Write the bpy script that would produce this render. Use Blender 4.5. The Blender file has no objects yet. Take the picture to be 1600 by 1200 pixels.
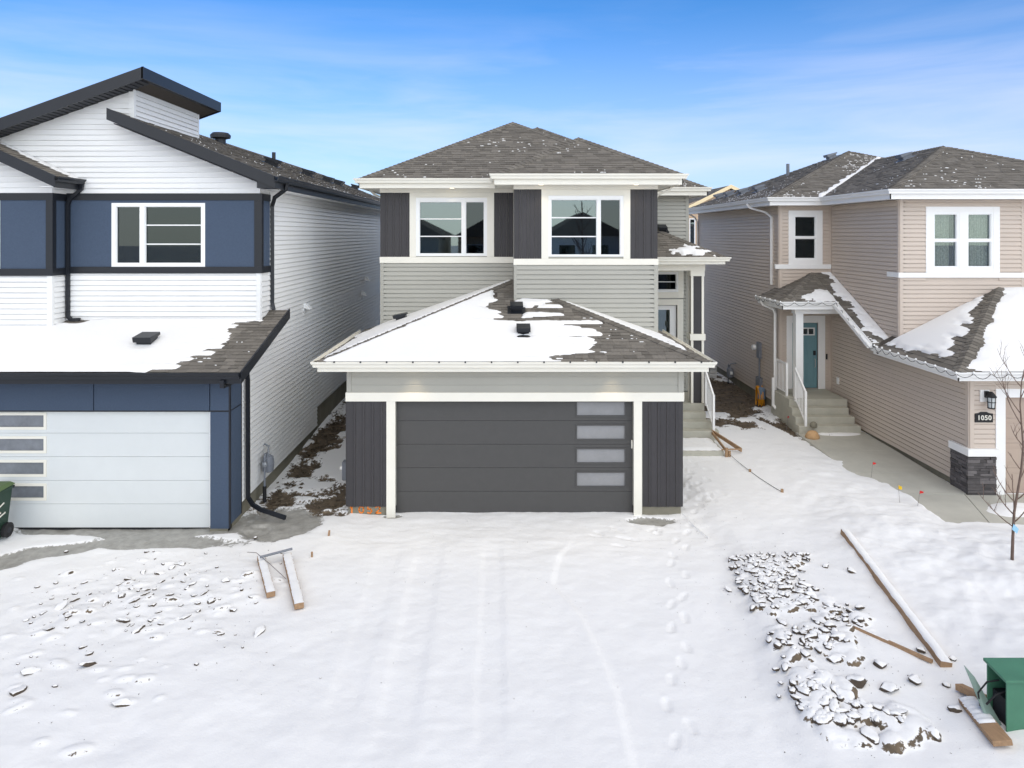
import bpy, bmesh, math, random
import numpy as np
from mathutils import Vector, Matrix

random.seed(11)
sc = bpy.context.scene
COL = sc.collection
R = math.radians

# ------------------------------------------------------------------ camera
EYE = 5.76                                   # drone height above the garage slab
cd = bpy.data.cameras.new('camera'); cam = bpy.data.objects.new('camera', cd); COL.objects.link(cam)
cam.location = (0, 0, EYE); cam.rotation_euler = (R(90), 0, 0)
cd.sensor_width = 36; cd.lens = 24.0; cd.shift_x = 0.0069; cd.shift_y = -0.1463
cd.clip_start = 0.1; cd.clip_end = 2000
sc.camera = cam

# ------------------------------------------------------------------ sky, sun, exposure
SUN_EL, SUN_AZ = 35.0, 26.0                  # veiled high sun behind the camera, from the right
w = bpy.data.worlds.new('World'); sc.world = w; w.use_nodes = True
nt = w.node_tree; nt.nodes.clear()
def wn(t, **k):
    n = nt.nodes.new(t)
    for a, b in k.items(): setattr(n, a, b)
    return n
out = wn('ShaderNodeOutputWorld'); bg = wn('ShaderNodeBackground')
sky = wn('ShaderNodeTexSky', sky_type='NISHITA', sun_disc=False)
sky.sun_elevation = R(SUN_EL); sky.sun_rotation = R(180 - SUN_AZ)
sky.altitude = 600; sky.air_density = 1.0; sky.dust_density = 0.6; sky.ozone_density = 1.0
tc = wn('ShaderNodeTexCoord'); mp = wn('ShaderNodeMapping'); mp.inputs['Scale'].default_value = (1.0, 1.0, 8.0)
mp.inputs['Rotation'].default_value = (0.0, R(4), R(20))
n1 = wn('ShaderNodeTexNoise'); n1.inputs['Scale'].default_value = 2.2; n1.inputs['Detail'].default_value = 7; n1.inputs['Roughness'].default_value = 0.55
n1.inputs['Distortion'].default_value = 0.35
cr = wn('ShaderNodeValToRGB'); cr.color_ramp.elements[0].position = 0.40; cr.color_ramp.elements[1].position = 0.68
mul = wn('ShaderNodeMath', operation='MULTIPLY'); mul.inputs[1].default_value = 0.40
mix = wn('ShaderNodeMixRGB'); mix.inputs['Color2'].default_value = (5.0, 5.2, 6.7, 1)
tint = wn('ShaderNodeMixRGB', blend_type='MULTIPLY'); tint.inputs['Fac'].default_value = 1; tint.inputs['Color2'].default_value = (0.25, 0.70, 1.15, 1)
nt.links.new(tc.outputs['Generated'], mp.inputs['Vector']); nt.links.new(mp.outputs['Vector'], n1.inputs['Vector'])
nt.links.new(n1.outputs['Fac'], cr.inputs['Fac']); nt.links.new(cr.outputs['Color'], mul.inputs[0])
sz = wn('ShaderNodeSeparateXYZ'); nt.links.new(tc.outputs['Generated'], sz.inputs[0])
hz = wn('ShaderNodeMapRange', interpolation_type='SMOOTHSTEP'); hz.inputs['From Min'].default_value = 0.36; hz.inputs['From Max'].default_value = 0.0
hz.inputs['To Min'].default_value = 0.0; hz.inputs['To Max'].default_value = 0.62
nt.links.new(sz.outputs['Z'], hz.inputs['Value'])
lowc = wn('ShaderNodeMapRange', interpolation_type='SMOOTHSTEP'); lowc.inputs['From Min'].default_value = 0.34; lowc.inputs['From Max'].default_value = 0.12
lowc.inputs['To Min'].default_value = 0.10; lowc.inputs['To Max'].default_value = 1.0; nt.links.new(sz.outputs['Z'], lowc.inputs['Value'])
mc = wn('ShaderNodeMath', operation='MULTIPLY'); nt.links.new(mul.outputs[0], mc.inputs[0]); nt.links.new(lowc.outputs['Result'], mc.inputs[1])
nt.links.new(hz.outputs['Result'], mix.inputs['Fac'])
mixc = wn('ShaderNodeMixRGB'); mixc.inputs['Color2'].default_value = (6.3, 6.35, 7.3, 1); nt.links.new(mc.outputs[0], mixc.inputs['Fac']); nt.links.new(mix.outputs['Color'], mixc.inputs['Color1']); nt.links.new(sky.outputs['Color'], tint.inputs['Color1'])
nt.links.new(tint.outputs['Color'], mix.inputs['Color1']); nt.links.new(mixc.outputs['Color'], bg.inputs['Color'])
bg.inputs['Strength'].default_value = 0.13
nt.links.new(bg.outputs['Background'], out.inputs['Surface'])
sd = bpy.data.lights.new('sun', 'SUN'); so = bpy.data.objects.new('sun', sd); COL.objects.link(so)
sd.energy = 3.7; sd.angle = R(130); sd.color = (1.0, 0.865, 0.60)
so.rotation_euler = (R(90 - SUN_EL), 0, R(SUN_AZ)); so.location = (-10, -20, 30)
sc.view_settings.view_transform = 'Standard'; sc.view_settings.look = 'None'
sc.view_settings.exposure = 0.28; sc.view_settings.gamma = 1.0; sc.view_settings.use_curve_mapping = False
sc.render.engine = 'CYCLES'
sc.cycles.max_bounces = 8; sc.cycles.diffuse_bounces = 4; sc.cycles.glossy_bounces = 3; sc.cycles.transparent_max_bounces = 8
sc.cycles.use_denoising = True

# ------------------------------------------------------------------ materials
def lin(r, g, b):
    f = lambda c: ((c / 255 + 0.055) / 1.055) ** 2.4 if c > 10 else c / 255 / 12.92
    return (f(r), f(g), f(b))
def new_mat(name):
    m = bpy.data.materials.new(name); m.use_nodes = True
    return m, m.node_tree, m.node_tree.nodes['Principled BSDF']
def N(t, typ, **k):
    n = t.nodes.new(typ)
    for a, b in k.items(): setattr(n, a, b)
    return n
def mat(name, c, rough=0.6, var=0.10, vs=3.0, bump=0.0, bs=60.0, spec=0.4, metal=0.0, grain=None, island=0.0, objvar=0.0):
    """plain painted or mineral surface: uneven tone, fine relief"""
    m, t, p = new_mat(name); L = t.links.new
    co = N(t, 'ShaderNodeTexCoord'); mpn = N(t, 'ShaderNodeMapping'); L(co.outputs['Object'], mpn.inputs['Vector'])
    geo = N(t, 'ShaderNodeNewGeometry')
    L(geo.outputs['Position'], mpn.inputs['Vector'])
    if grain: mpn.inputs['Scale'].default_value = grain
    nz = N(t, 'ShaderNodeTexNoise'); nz.inputs['Scale'].default_value = vs; nz.inputs['Detail'].default_value = 6; nz.inputs['Roughness'].default_value = 0.62
    L(mpn.outputs['Vector'], nz.inputs['Vector'])
    mr = N(t, 'ShaderNodeMapRange'); mr.inputs['From Min'].default_value = 0.25; mr.inputs['From Max'].default_value = 0.75
    mr.inputs['To Min'].default_value = 1 - var; mr.inputs['To Max'].default_value = 1 + var
    L(nz.outputs['Fac'], mr.inputs['Value'])
    val = mr.outputs['Result']
    if island or objvar:
        if island: src = geo.outputs['Random Per Island']; amt = island
        else: src = N(t, 'ShaderNodeObjectInfo').outputs['Random']; amt = objvar
        r2 = N(t, 'ShaderNodeMapRange'); r2.inputs['To Min'].default_value = 1 - amt; r2.inputs['To Max'].default_value = 1 + amt
        L(src, r2.inputs['Value'])
        mm = N(t, 'ShaderNodeMath', operation='MULTIPLY'); L(val, mm.inputs[0]); L(r2.outputs['Result'], mm.inputs[1]); val = mm.outputs[0]
    vm = N(t, 'ShaderNodeVectorMath', operation='SCALE'); vm.inputs[0].default_value = c; L(val, vm.inputs['Scale'])
    L(vm.outputs['Vector'], p.inputs['Base Color'])
    p.inputs['Roughness'].default_value = rough; p.inputs['Metallic'].default_value = metal
    p.inputs['Specular IOR Level'].default_value = spec
    if bump:
        nb = N(t, 'ShaderNodeTexNoise'); nb.inputs['Scale'].default_value = bs; nb.inputs['Detail'].default_value = 3
        L(mpn.outputs['Vector'], nb.inputs['Vector'])
        b = N(t, 'ShaderNodeBump'); b.inputs['Strength'].default_value = bump; b.inputs['Distance'].default_value = 0.01
        L(nb.outputs['Fac'], b.inputs['Height']); L(b.outputs['Normal'], p.inputs['Normal'])
    return m
M = {}
M['white_siding'] = mat('white_siding', lin(229, 229, 228), 0.5, 0.045, 0.9, 0.15, 40, objvar=0.025)
M['grey_siding'] = mat('grey_siding', lin(166, 164, 155), 0.5, 0.045, 0.9, 0.15, 40, objvar=0.025)
M['taupe_siding'] = mat('taupe_siding', lin(198, 184, 171), 0.5, 0.045, 0.9, 0.15, 40, objvar=0.025)
M['tan_siding'] = mat('tan_siding', lin(206, 178, 148), 0.55, 0.04, 1.2)
M['cream'] = mat('cream_trim', lin(232, 228, 216), 0.5, 0.03, 2.0)
M['white'] = mat('white_trim', lin(236, 235, 233), 0.45, 0.03, 2.0)
M['vinyl'] = mat('white_vinyl', lin(238, 238, 237), 0.35, 0.02, 2.0)
M['charcoal'] = mat('charcoal_board', lin(60, 58, 60), 0.55, 0.08, 3.0, 0.25, 120, objvar=0.06)
M['door_dark'] = mat('charcoal_door', lin(75, 74, 73), 0.5, 0.05, 6.0, 0.25, 160)
M['door_white'] = mat('white_door', lin(214, 217, 216), 0.45, 0.025, 2.0, 0.12, 140)
M['door_taupe'] = mat('taupe_door', lin(178, 160, 146), 0.5, 0.03, 2.0, 0.12, 140)
M['teal'] = mat('teal_door_paint', lin(112, 148, 155), 0.45, 0.04, 3.0)
M['blue'] = mat('blue_stucco', lin(66, 80, 100), 0.75, 0.10, 30.0, 0.5, 180)
M['black'] = mat('black_metal', lin(30, 33, 39), 0.4, 0.08, 3.0)
M['soffit_dark'] = mat('dark_soffit', lin(44, 46, 51), 0.55, 0.06, 3.0)
M['shingle'] = mat('asphalt_shingle', lin(116, 111, 104), 0.9, 0.16, 22.0, 0.6, 260, spec=0.2, island=0.20)
M['shingle_one'] = mat('asphalt_shingle_piece', lin(116, 111, 104), 0.9, 0.16, 22.0, 0.6, 260, spec=0.2, objvar=0.22)
M['underlay'] = mat('roof_underlay', lin(78, 72, 66), 0.9, 0.1, 8.0)
M['concrete'] = mat('concrete', lin(178, 175, 162), 0.85, 0.14, 2.5, 0.4, 90, spec=0.25)
M['foundation'] = mat('foundation_concrete', lin(128, 124, 110), 0.9, 0.20, 2.2, 0.4, 60, spec=0.2)
M['walk'] = mat('damp_concrete', lin(184, 182, 172), 0.6, 0.12, 1.6, 0.3, 90, spec=0.3)
M['galv'] = mat('galvanised_steel', lin(150, 154, 160), 0.45, 0.12, 6.0, metal=0.5)
M['meter_grey'] = mat('meter_grey', lin(120, 124, 132), 0.5, 0.12, 8.0)
M['wood'] = mat('raw_lumber', lin(158, 128, 98), 0.75, 0.22, 5.0, 0.3, 30, grain=(6, 1.2, 6))
M['bin_green'] = mat('bin_green', lin(38, 62, 50), 0.5, 0.10, 4.0)
M['box_green'] = mat('pedestal_green', lin(72, 122, 98), 0.5, 0.10, 5.0)
M['rubber'] = mat('black_rubber', lin(34, 34, 36), 0.7, 0.1, 5.0)
M['yellow'] = mat('yellow_cord', lin(232, 160, 36), 0.5, 0.06, 8.0)
M['flag_red'] = mat('red_flag', lin(214, 44, 40), 0.6, 0.05, 8.0)
M['flag_yellow'] = mat('yellow_flag', lin(236, 196, 40), 0.6, 0.05, 8.0)
M['orange_paint'] = mat('orange_spray', lin(238, 130, 40), 0.8, 0.18, 14.0)
M['stone'] = mat('ledge_stone', lin(96, 92, 92), 0.85, 0.22, 7.0, 0.8, 40, spec=0.25, objvar=0.38)
M['boulder'] = mat('tan_boulder', lin(186, 150, 110), 0.8, 0.25, 5.0, 0.6, 30)
M['bark'] = mat('sapling_bark', lin(112, 94, 84), 0.85, 0.2, 12.0, 0.5, 60)
M['tag_blue'] = mat('blue_tag', lin(150, 196, 222), 0.6, 0.05, 5.0)
M['room'] = mat('room_dark', lin(70, 68, 66), 0.9, 0.2, 1.5)
M['curtain'] = mat('lace_curtain', lin(178, 180, 172), 0.9, 0.45, 22.0, 0.3, 80)
M['brass'] = mat('nickel', lin(176, 172, 166), 0.3, 0.05, 5.0, metal=0.9)
M['wire'] = mat('grey_wire', lin(128, 122, 120), 0.6, 0.1, 5.0)
M['letters'] = mat('pale_numerals', lin(226, 222, 210), 0.5, 0.02, 5.0)
M['frost'] = mat('frosted_glass', lin(140, 140, 141), 0.25, 0.10, 3.0, spec=0.6)
M['frost_dark'] = mat('grimy_glass', lin(118, 122, 128), 0.25, 0.22, 5.0, spec=0.6)

def glass_mat(name, tintc, refl):
    m, t, p = new_mat(name); L = t.links.new; t.nodes.remove(p)
    o = [n for n in t.nodes if n.type == 'OUTPUT_MATERIAL'][0]
    tr = N(t, 'ShaderNodeBsdfTransparent'); tr.inputs['Color'].default_value = (*tintc, 1)
    gl = N(t, 'ShaderNodeBsdfGlossy'); gl.inputs['Roughness'].default_value = 0.015; gl.inputs['Color'].default_value = (0.78, 0.93, 1.0, 1)
    lw = N(t, 'ShaderNodeLayerWeight'); lw.inputs['Blend'].default_value = 0.25
    mr = N(t, 'ShaderNodeMapRange'); mr.inputs['To Min'].default_value = refl; mr.inputs['To Max'].default_value = 1
    L(lw.outputs['Fresnel'], mr.inputs['Value'])
    mx = N(t, 'ShaderNodeMixShader'); L(mr.outputs['Result'], mx.inputs['Fac']); L(tr.outputs[0], mx.inputs[1]); L(gl.outputs[0], mx.inputs[2])
    L(mx.outputs[0], o.inputs['Surface'])
    return m
M['glass'] = glass_mat('window_glass', (0.34, 0.42, 0.42), 0.13)
M['glass_clear'] = glass_mat('clear_window_glass', (0.84, 0.86, 0.84), 0.05)
M['glass_dark'] = glass_mat('dark_window_glass', (0.26, 0.30, 0.29), 0.03)
M['screen'] = glass_mat('screened_glass', (0.26, 0.26, 0.30), 0.035)

def emit_mat(name, c, s):
    m, t, p = new_mat(name)
    p.inputs['Base Color'].default_value = (*c, 1); p.inputs['Emission Color'].default_value = (*c, 1); p.inputs['Emission Strength'].default_value = s
    return m
M['lamp_on'] = emit_mat('lit_pot_light', (1.0, 0.86, 0.62), 3.0)

def snow_mat(name, ground=False, over=None):
    """snow; ground: bare soil and damp concrete where the sheet's attributes say so; over: snow only on upward faces"""
    m, t, p = new_mat(name); L = t.links.new
    geo = N(t, 'ShaderNodeNewGeometry')
    nz = N(t, 'ShaderNodeTexNoise'); nz.inputs['Scale'].default_value = 0.9; nz.inputs['Detail'].default_value = 5
    L(geo.outputs['Position'], nz.inputs['Vector'])
    ramp = N(t, 'ShaderNodeMixRGB'); ramp.inputs['Color1'].default_value = (0.79, 0.79, 0.793, 1); ramp.inputs['Color2'].default_value = (0.85, 0.845, 0.838, 1)
    L(nz.outputs['Fac'], ramp.inputs['Fac'])
    col = ramp.outputs['Color']; rough = 0.75
    fine = N(t, 'ShaderNodeTexNoise'); fine.inputs['Scale'].default_value = 14.0; fine.inputs['Detail'].default_value = 8; fine.inputs['Roughness'].default_value = 0.7
    L(geo.outputs['Position'], fine.inputs['Vector'])
    if ground:
        def attr_mask(aname, amt):
            a = N(t, 'ShaderNodeAttribute', attribute_name=aname)
            s = N(t, 'ShaderNodeMath', operation='SUBTRACT'); L(fine.outputs['Fac'], s.inputs[0]); s.inputs[1].default_value = 0.5
            s2 = N(t, 'ShaderNodeMath', operation='MULTIPLY_ADD'); L(s.outputs[0], s2.inputs[0]); s2.inputs[1].default_value = amt; L(a.outputs['Fac'], s2.inputs[2])
            r = N(t, 'ShaderNodeMapRange'); r.interpolation_type = 'SMOOTHSTEP'; r.inputs['From Min'].default_value = 0.42; r.inputs['From Max'].default_value = 0.60
            L(s2.outputs[0], r.inputs['Value']); return r.outputs['Result']
        sn = N(t, 'ShaderNodeTexNoise'); sn.inputs['Scale'].default_value = 5.0; sn.inputs['Detail'].default_value = 9; sn.inputs['Roughness'].default_value = 0.7
        L(geo.outputs['Position'], sn.inputs['Vector'])
        sr = N(t, 'ShaderNodeValToRGB'); e = sr.color_ramp.elements
        e[0].position = 0.30; e[0].color = (*lin(66, 60, 52), 1); e[1].position = 0.72; e[1].color = (*lin(126, 110, 90), 1)
        L(sn.outputs['Fac'], sr.inputs['Fac'])
        cr2 = N(t, 'ShaderNodeValToRGB'); e = cr2.color_ramp.elements
        e[0].position = 0.30; e[0].color = (*lin(134, 132, 126), 1); e[1].position = 0.75; e[1].color = (*lin(178, 176, 170), 1)
        L(sn.outputs['Fac'], cr2.inputs['Fac'])
        m1 = N(t, 'ShaderNodeMixRGB'); L(attr_mask('soil', 2.0), m1.inputs['Fac']); L(col, m1.inputs['Color1']); L(sr.outputs['Color'], m1.inputs['Color2'])
        wet = attr_mask('wet', 1.5)
        m2 = N(t, 'ShaderNodeMixRGB'); L(wet, m2.inputs['Fac']); L(m1.outputs['Color'], m2.inputs['Color1']); L(cr2.outputs['Color'], m2.inputs['Color2'])
        col = m2.outputs['Color']
        rr = N(t, 'ShaderNodeMapRange'); rr.inputs['To Min'].default_value = 0.78; rr.inputs['To Max'].default_value = 0.38
        L(wet, rr.inputs['Value']); L(rr.outputs['Result'], p.inputs['Roughness'])
    elif over is not None:
        sx = N(t, 'ShaderNodeSeparateXYZ'); L(geo.outputs['Normal'], sx.inputs[0])
        a = N(t, 'ShaderNodeMath', operation='MULTIPLY_ADD'); L(fine.outputs['Fac'], a.inputs[0]); a.inputs[1].default_value = 0.45; L(sx.outputs['Z'], a.inputs[2])
        r = N(t, 'ShaderNodeMapRange'); r.inputs['From Min'].default_value = over[1]; r.inputs['From Max'].default_value = over[1] + 0.10
        L(a.outputs[0], r.inputs['Value'])
        m1 = N(t, 'ShaderNodeMixRGB'); m1.inputs['Color1'].default_value = (*over[0], 1); L(r.outputs['Result'], m1.inputs['Fac']); L(col, m1.inputs['Color2'])
        col = m1.outputs['Color']; p.inputs['Roughness'].default_value = 0.8
    else:
        p.inputs['Roughness'].default_value = rough
    L(col, p.inputs['Base Color']); p.inputs['Specular IOR Level'].default_value = 0.3
    n3 = N(t, 'ShaderNodeTexNoise'); n3.inputs['Scale'].default_value = 45.0; n3.inputs['Detail'].default_value = 4
    L(geo.outputs['Position'], n3.inputs['Vector'])
    b0 = N(t, 'ShaderNodeBump'); b0.inputs['Strength'].default_value = 0.20; b0.inputs['Distance'].default_value = 0.03
    L(fine.outputs['Fac'], b0.inputs['Height'])
    b = N(t, 'ShaderNodeBump'); b.inputs['Strength'].default_value = 0.25; b.inputs['Distance'].default_value = 0.01
    L(n3.outputs['Fac'], b.inputs['Height']); L(b0.outputs['Normal'], b.inputs['Normal']); L(b.outputs['Normal'], p.inputs['Normal'])
    return m
M['snow'] = snow_mat('snow')
M['ground'] = snow_mat('snowy_ground', ground=True)
M['clod'] = snow_mat('snow_capped_soil', over=(lin(80, 70, 60), 0.80))

# ------------------------------------------------------------------ mesh helpers
ROOTS = {}
def link(o, parent=None):
    COL.objects.link(o)
    if parent is not None:
        o.parent = parent
        if parent.name in ROOTS: o.matrix_parent_inverse = Matrix.Translation(-ROOTS[parent.name])
    return o
def props(o, label=None, cat=None, group=None, kind=None):
    if label: o['label'] = label
    if cat: o['category'] = cat
    if group: o['group'] = group
    if kind: o['kind'] = kind
    return o
def thing(name, label, cat, loc=(0, 0, 0), group=None):
    o = bpy.data.objects.new(name, None); o.empty_display_size = 0.3
    COL.objects.link(o); o.location = loc; ROOTS[o.name] = Vector(loc)
    return props(o, label, cat, group)
def copy_tree(o, parent=None):
    c = o.copy(); COL.objects.link(c)
    if parent is not None: c.parent = parent
    for ch in list(o.children): copy_tree(ch, c)
    return c
class Frame:
    """a wall line: from (x0,y0) to (x1,y1) with the outside on the right hand"""
    def __init__(s, x0, y0, x1, y1):
        s.o = Vector((x0, y0, 0)); d = Vector((x1 - x0, y1 - y0, 0)); s.len = d.length; s.u = d.normalized()
        s.n = Vector((s.u.y, -s.u.x, 0))
    def P(s, u, o, z): return s.o + s.u * u + s.n * o + Vector((0, 0, z))
    @property
    def ang(s): return math.atan2(s.u.y, s.u.x)
class MB:
    def __init__(s): s.v = []; s.f = []
    def add(s, vs, fs):
        b = len(s.v); s.v += [tuple(p) for p in vs]; s.f += [tuple(i + b for i in f) for f in fs]; return s
    def box(s, x0, x1, y0, y1, z0, z1):
        return s.add([(x0, y0, z0), (x1, y0, z0), (x1, y1, z0), (x0, y1, z0), (x0, y0, z1), (x1, y0, z1), (x1, y1, z1), (x0, y1, z1)],
                     [(0, 3, 2, 1), (4, 5, 6, 7), (0, 1, 5, 4), (1, 2, 6, 5), (2, 3, 7, 6), (3, 0, 4, 7)])
    def fbox(s, F, u0, u1, o0, o1, z0, z1):
        pts = [F.P(u0, o1, z0), F.P(u1, o1, z0), F.P(u1, o0, z0), F.P(u0, o0, z0), F.P(u0, o1, z1), F.P(u1, o1, z1), F.P(u1, o0, z1), F.P(u0, o0, z1)]
        return s.add(pts, [(0, 3, 2, 1), (4, 5, 6, 7), (0, 1, 5, 4), (1, 2, 6, 5), (2, 3, 7, 6), (3, 0, 4, 7)])
    def ring(s, F, u0, u1, z0, z1, wd, o0, o1):
        s.fbox(F, u0, u0 + wd, o0, o1, z0, z1); s.fbox(F, u1 - wd, u1, o0, o1, z0, z1)
        s.fbox(F, u0 + wd, u1 - wd, o0, o1, z0, z0 + wd); s.fbox(F, u0 + wd, u1 - wd, o0, o1, z1 - wd, z1); return s
    def prism(s, poly, vec):
        n = len(poly); vec = Vector(vec); a = [Vector(p) for p in poly]
        return s.add(a + [p + vec for p in a], [tuple(range(n - 1, -1, -1)), tuple(range(n, 2 * n))] + [(i, (i + 1) % n, n + (i + 1) % n, n + i) for i in range(n)])
    def tube(s, path, r, n=8, r2=None, sq=None, cap=True):
        path = [Vector(p) for p in path]; rings = []; up = None
        for i, p in enumerate(path):
            d = ((path[i + 1] - p) if i == 0 else (p - path[i - 1]) if i == len(path) - 1 else (path[i + 1] - path[i]).normalized() + (p - path[i - 1]).normalized()).normalized()
            if up is None: up = Vector((0, 0, 1)) if abs(d.z) < 0.9 else Vector((0, 1, 0))
            a = d.cross(up)
            a = a.normalized() if a.length > 1e-5 else Vector((1, 0, 0))
            b = a.cross(d).normalized(); up = b
            rr = r if r2 is None else r + (r2 - r) * i / max(1, len(path) - 1)
            if sq: rings.append([p + a * (sq[0] * x) + b * (sq[1] * y) for x, y in ((-.5, -.5), (.5, -.5), (.5, .5), (-.5, .5))])
            else: rings.append([p + (a * math.cos(6.2832 * k / n) + b * math.sin(6.2832 * k / n)) * rr for k in range(n)])
        m = len(rings[0]); vs = [q for rg in rings for q in rg]; fs = []
        for i in range(len(rings) - 1):
            for k in range(m): fs.append((i * m + k, i * m + (k + 1) % m, (i + 1) * m + (k + 1) % m, (i + 1) * m + k))
        if cap: fs += [tuple(range(m - 1, -1, -1)), tuple(range((len(rings) - 1) * m, len(rings) * m))]
        return s.add(vs, fs)
    def lathe(s, c, prof, n=14, axis='z'):
        c = Vector(c); vs = []
        for r, h in prof:
            for k in range(n):
                a = 6.2832 * k / n; x, y = r * math.cos(a), r * math.sin(a)
                vs.append(c + (Vector((x, y, h)) if axis == 'z' else Vector((h, x, y)) if axis == 'x' else Vector((x, h, y))))
        fs = [(i * n + k, i * n + (k + 1) % n, (i + 1) * n + (k + 1) % n, (i + 1) * n + k) for i in range(len(prof) - 1) for k in range(n)]
        fs += [tuple(range(n - 1, -1, -1)), tuple(range((len(prof) - 1) * n, len(prof) * n))]
        return s.add(vs, fs)
    def mesh(s, name, m, smooth=False, fix=True, bevel=0):
        me = bpy.data.meshes.new(name); me.from_pydata(s.v, [], s.f)
        if fix or bevel:
            bm = bmesh.new(); bm.from_mesh(me)
            if bevel: bmesh.ops.bevel(bm, geom=bm.edges[:], offset=bevel, segments=2, affect='EDGES', profile=0.6)
            bmesh.ops.recalc_face_normals(bm, faces=bm.faces); bm.to_mesh(me); bm.free()
        me.materials.append(m)
        if smooth: me.polygons.foreach_set('use_smooth', [True] * len(me.polygons))
        return me
    def obj(s, name, m, parent=None, smooth=False, fix=True, bevel=0, **k):
        o = bpy.data.objects.new(name, s.mesh(name, m, smooth, fix, bevel)); link(o, parent)
        return props(o, **k)
def struct(name, mb, m, **k): return mb.obj(name, m, kind='structure', **k)

# ---- value noise
def _h(ix, iy, seed):
    n = (ix.astype(np.int64) * 374761393 + iy.astype(np.int64) * 668265263 + seed * 1442695041) & 0x7fffffff
    n = ((n ^ (n >> 13)) * 1274126177) & 0x7fffffff
    return ((n ^ (n >> 16)) & 0xffff) / 65535.0
def vnoise(x, y, seed=0):
    x = np.asarray(x, float); y = np.asarray(y, float)
    ix, iy = np.floor(x), np.floor(y); fx, fy = x - ix, y - iy
    fx = fx * fx * (3 - 2 * fx); fy = fy * fy * (3 - 2 * fy)
    a, b, c, d = _h(ix, iy, seed), _h(ix + 1, iy, seed), _h(ix, iy + 1, seed), _h(ix + 1, iy + 1, seed)
    return (a * (1 - fx) + b * fx) * (1 - fy) + (c * (1 - fx) + d * fx) * fy - 0.5
def fbm(x, y, o=4, seed=0, g=0.5):
    s = 0; a = 1.0
    for k in range(o): s = s + a * vnoise(np.asarray(x) * 2 ** k + 17.3 * k, np.asarray(y) * 2 ** k - 9.1 * k, seed + k); a *= g
    return s
def sst(a, b, x):
    t = np.clip((np.asarray(x, float) - a) / (b - a), 0, 1); return t * t * (3 - 2 * t)

# ---- siding: each lap board is an object; boards of one profile share a mesh
BOARD = {}
def board_mesh(ex, m, lip):
    k = (round(ex, 4), m.name)
    if k not in BOARD:
        pr = [(0.004, 0), (-lip, 0), (-lip, 0.010), (-lip * 0.42, ex * 0.82), (0.002, ex * 0.86), (0.002, ex), (0.004, ex)]
        b = MB(); b.prism([(0, y, z) for y, z in pr], (1, 0, 0)); BOARD[k] = b.mesh('siding_board', m)
    return BOARD[k]
def siding(parent, F, u0, u1, z0, z1, ex, m, holes=(), lim=None, lip=0.026, name='siding_board'):
    if m.name == 'white_siding': lip = 0.032
    me = board_mesh(ex, m, lip); z = z0
    while z < z1 - 0.012:
        zt = min(z + ex, z1); iv = [(u0, u1)]
        if lim:
            a, b = lim(z + 0.002), lim(zt)
            if a is None: z = zt; continue
            iv = [(max(u0, min(a[0], b[0]) if b else a[0]), min(u1, max(a[1], b[1]) if b else a[1]))]
        for (h0, h1, hz0, hz1) in holes:
            if zt > hz0 + 0.02 and z < hz1 - 0.02:
                nv = []
                for a, b in iv:
                    if h1 <= a or h0 >= b: nv.append((a, b)); continue
                    if h0 > a: nv.append((a, h0))
                    if h1 < b: nv.append((h1, b))
                iv = nv
        for a, b in iv:
            if b - a < 0.02: continue
            if lim:
                la, lb = lim(z + 0.002), lim(zt) or lim(z + 0.002)
                q = [(max(a, la[0]), z), (min(b, la[1]), z), (min(b, lb[1]), zt), (max(a, lb[0]), zt)]
                if q[1][0] - q[0][0] < 0.02: continue
                if q[2][0] < q[3][0]: q[2] = q[3] = ((q[2][0] + q[3][0]) / 2, zt)
                mb = MB()
                vs = [F.P(q[0][0], 0, z), F.P(q[1][0], 0, z), F.P(q[1][0], lip, z), F.P(q[0][0], lip, z),
                      F.P(q[3][0], 0, zt), F.P(q[2][0], 0, zt), F.P(q[2][0], .001, zt), F.P(q[3][0], .001, zt)]
                mb.add(vs, [(0, 1, 2, 3), (4, 7, 6, 5), (3, 2, 6, 7), (0, 4, 5, 1), (0, 3, 7, 4), (1, 5, 6, 2)]); mb.obj(name, m, parent); continue
            o = bpy.data.objects.new(name, me); link(o, parent)
            o.location = F.P(a, 0, z); o.rotation_euler = (0, 0, F.ang); o.scale = (b - a, 1, (zt - z) / ex)
        z = zt
def vboards(parent, F, u0, u1, z0, z1, m, o=0.0, wide=0.15, nar=0.045):
    """vertical board and batten cladding, every board an object"""
    u = u0; wd = True
    while u < u1 - 0.004:
        e = min(u + (wide if wd else nar), u1)
        if u1 - e < 0.02: e = u1
        MB().fbox(F, u + 0.0025, e - 0.0025, o, o + (0.012 if wd else 0.024), z0, z1).obj('upright_board' if wd else 'batten', m, parent)
        u = e; wd = not wd
def wall(parent, F, u0, u1, z0, z1, m, holes=(), th=0.15, name='wall', extra=None):
    b = MB(); us = sorted({u0, u1, *[h[0] for h in holes], *[h[1] for h in holes]}); zs = sorted({z0, z1, *[h[2] for h in holes], *[h[3] for h in holes]})
    us = [u for u in us if u0 <= u <= u1]; zs = [z for z in zs if z0 <= z <= z1]
    for i in range(len(us) - 1):
        run = None
        for j in range(len(zs) - 1):
            uc, zc = (us[i] + us[i + 1]) / 2, (zs[j] + zs[j + 1]) / 2
            if any(h[0] < uc < h[1] and h[2] < zc < h[3] for h in holes):
                if run is not None: b.fbox(F, us[i], us[i + 1], -th, 0, run, zs[j]); run = None
            elif run is None: run = zs[j]
        if run is not None: b.fbox(F, us[i], us[i + 1], -th, 0, run, zs[-1])
    if extra: extra(b)
    return b.obj(name, m, parent)
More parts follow.
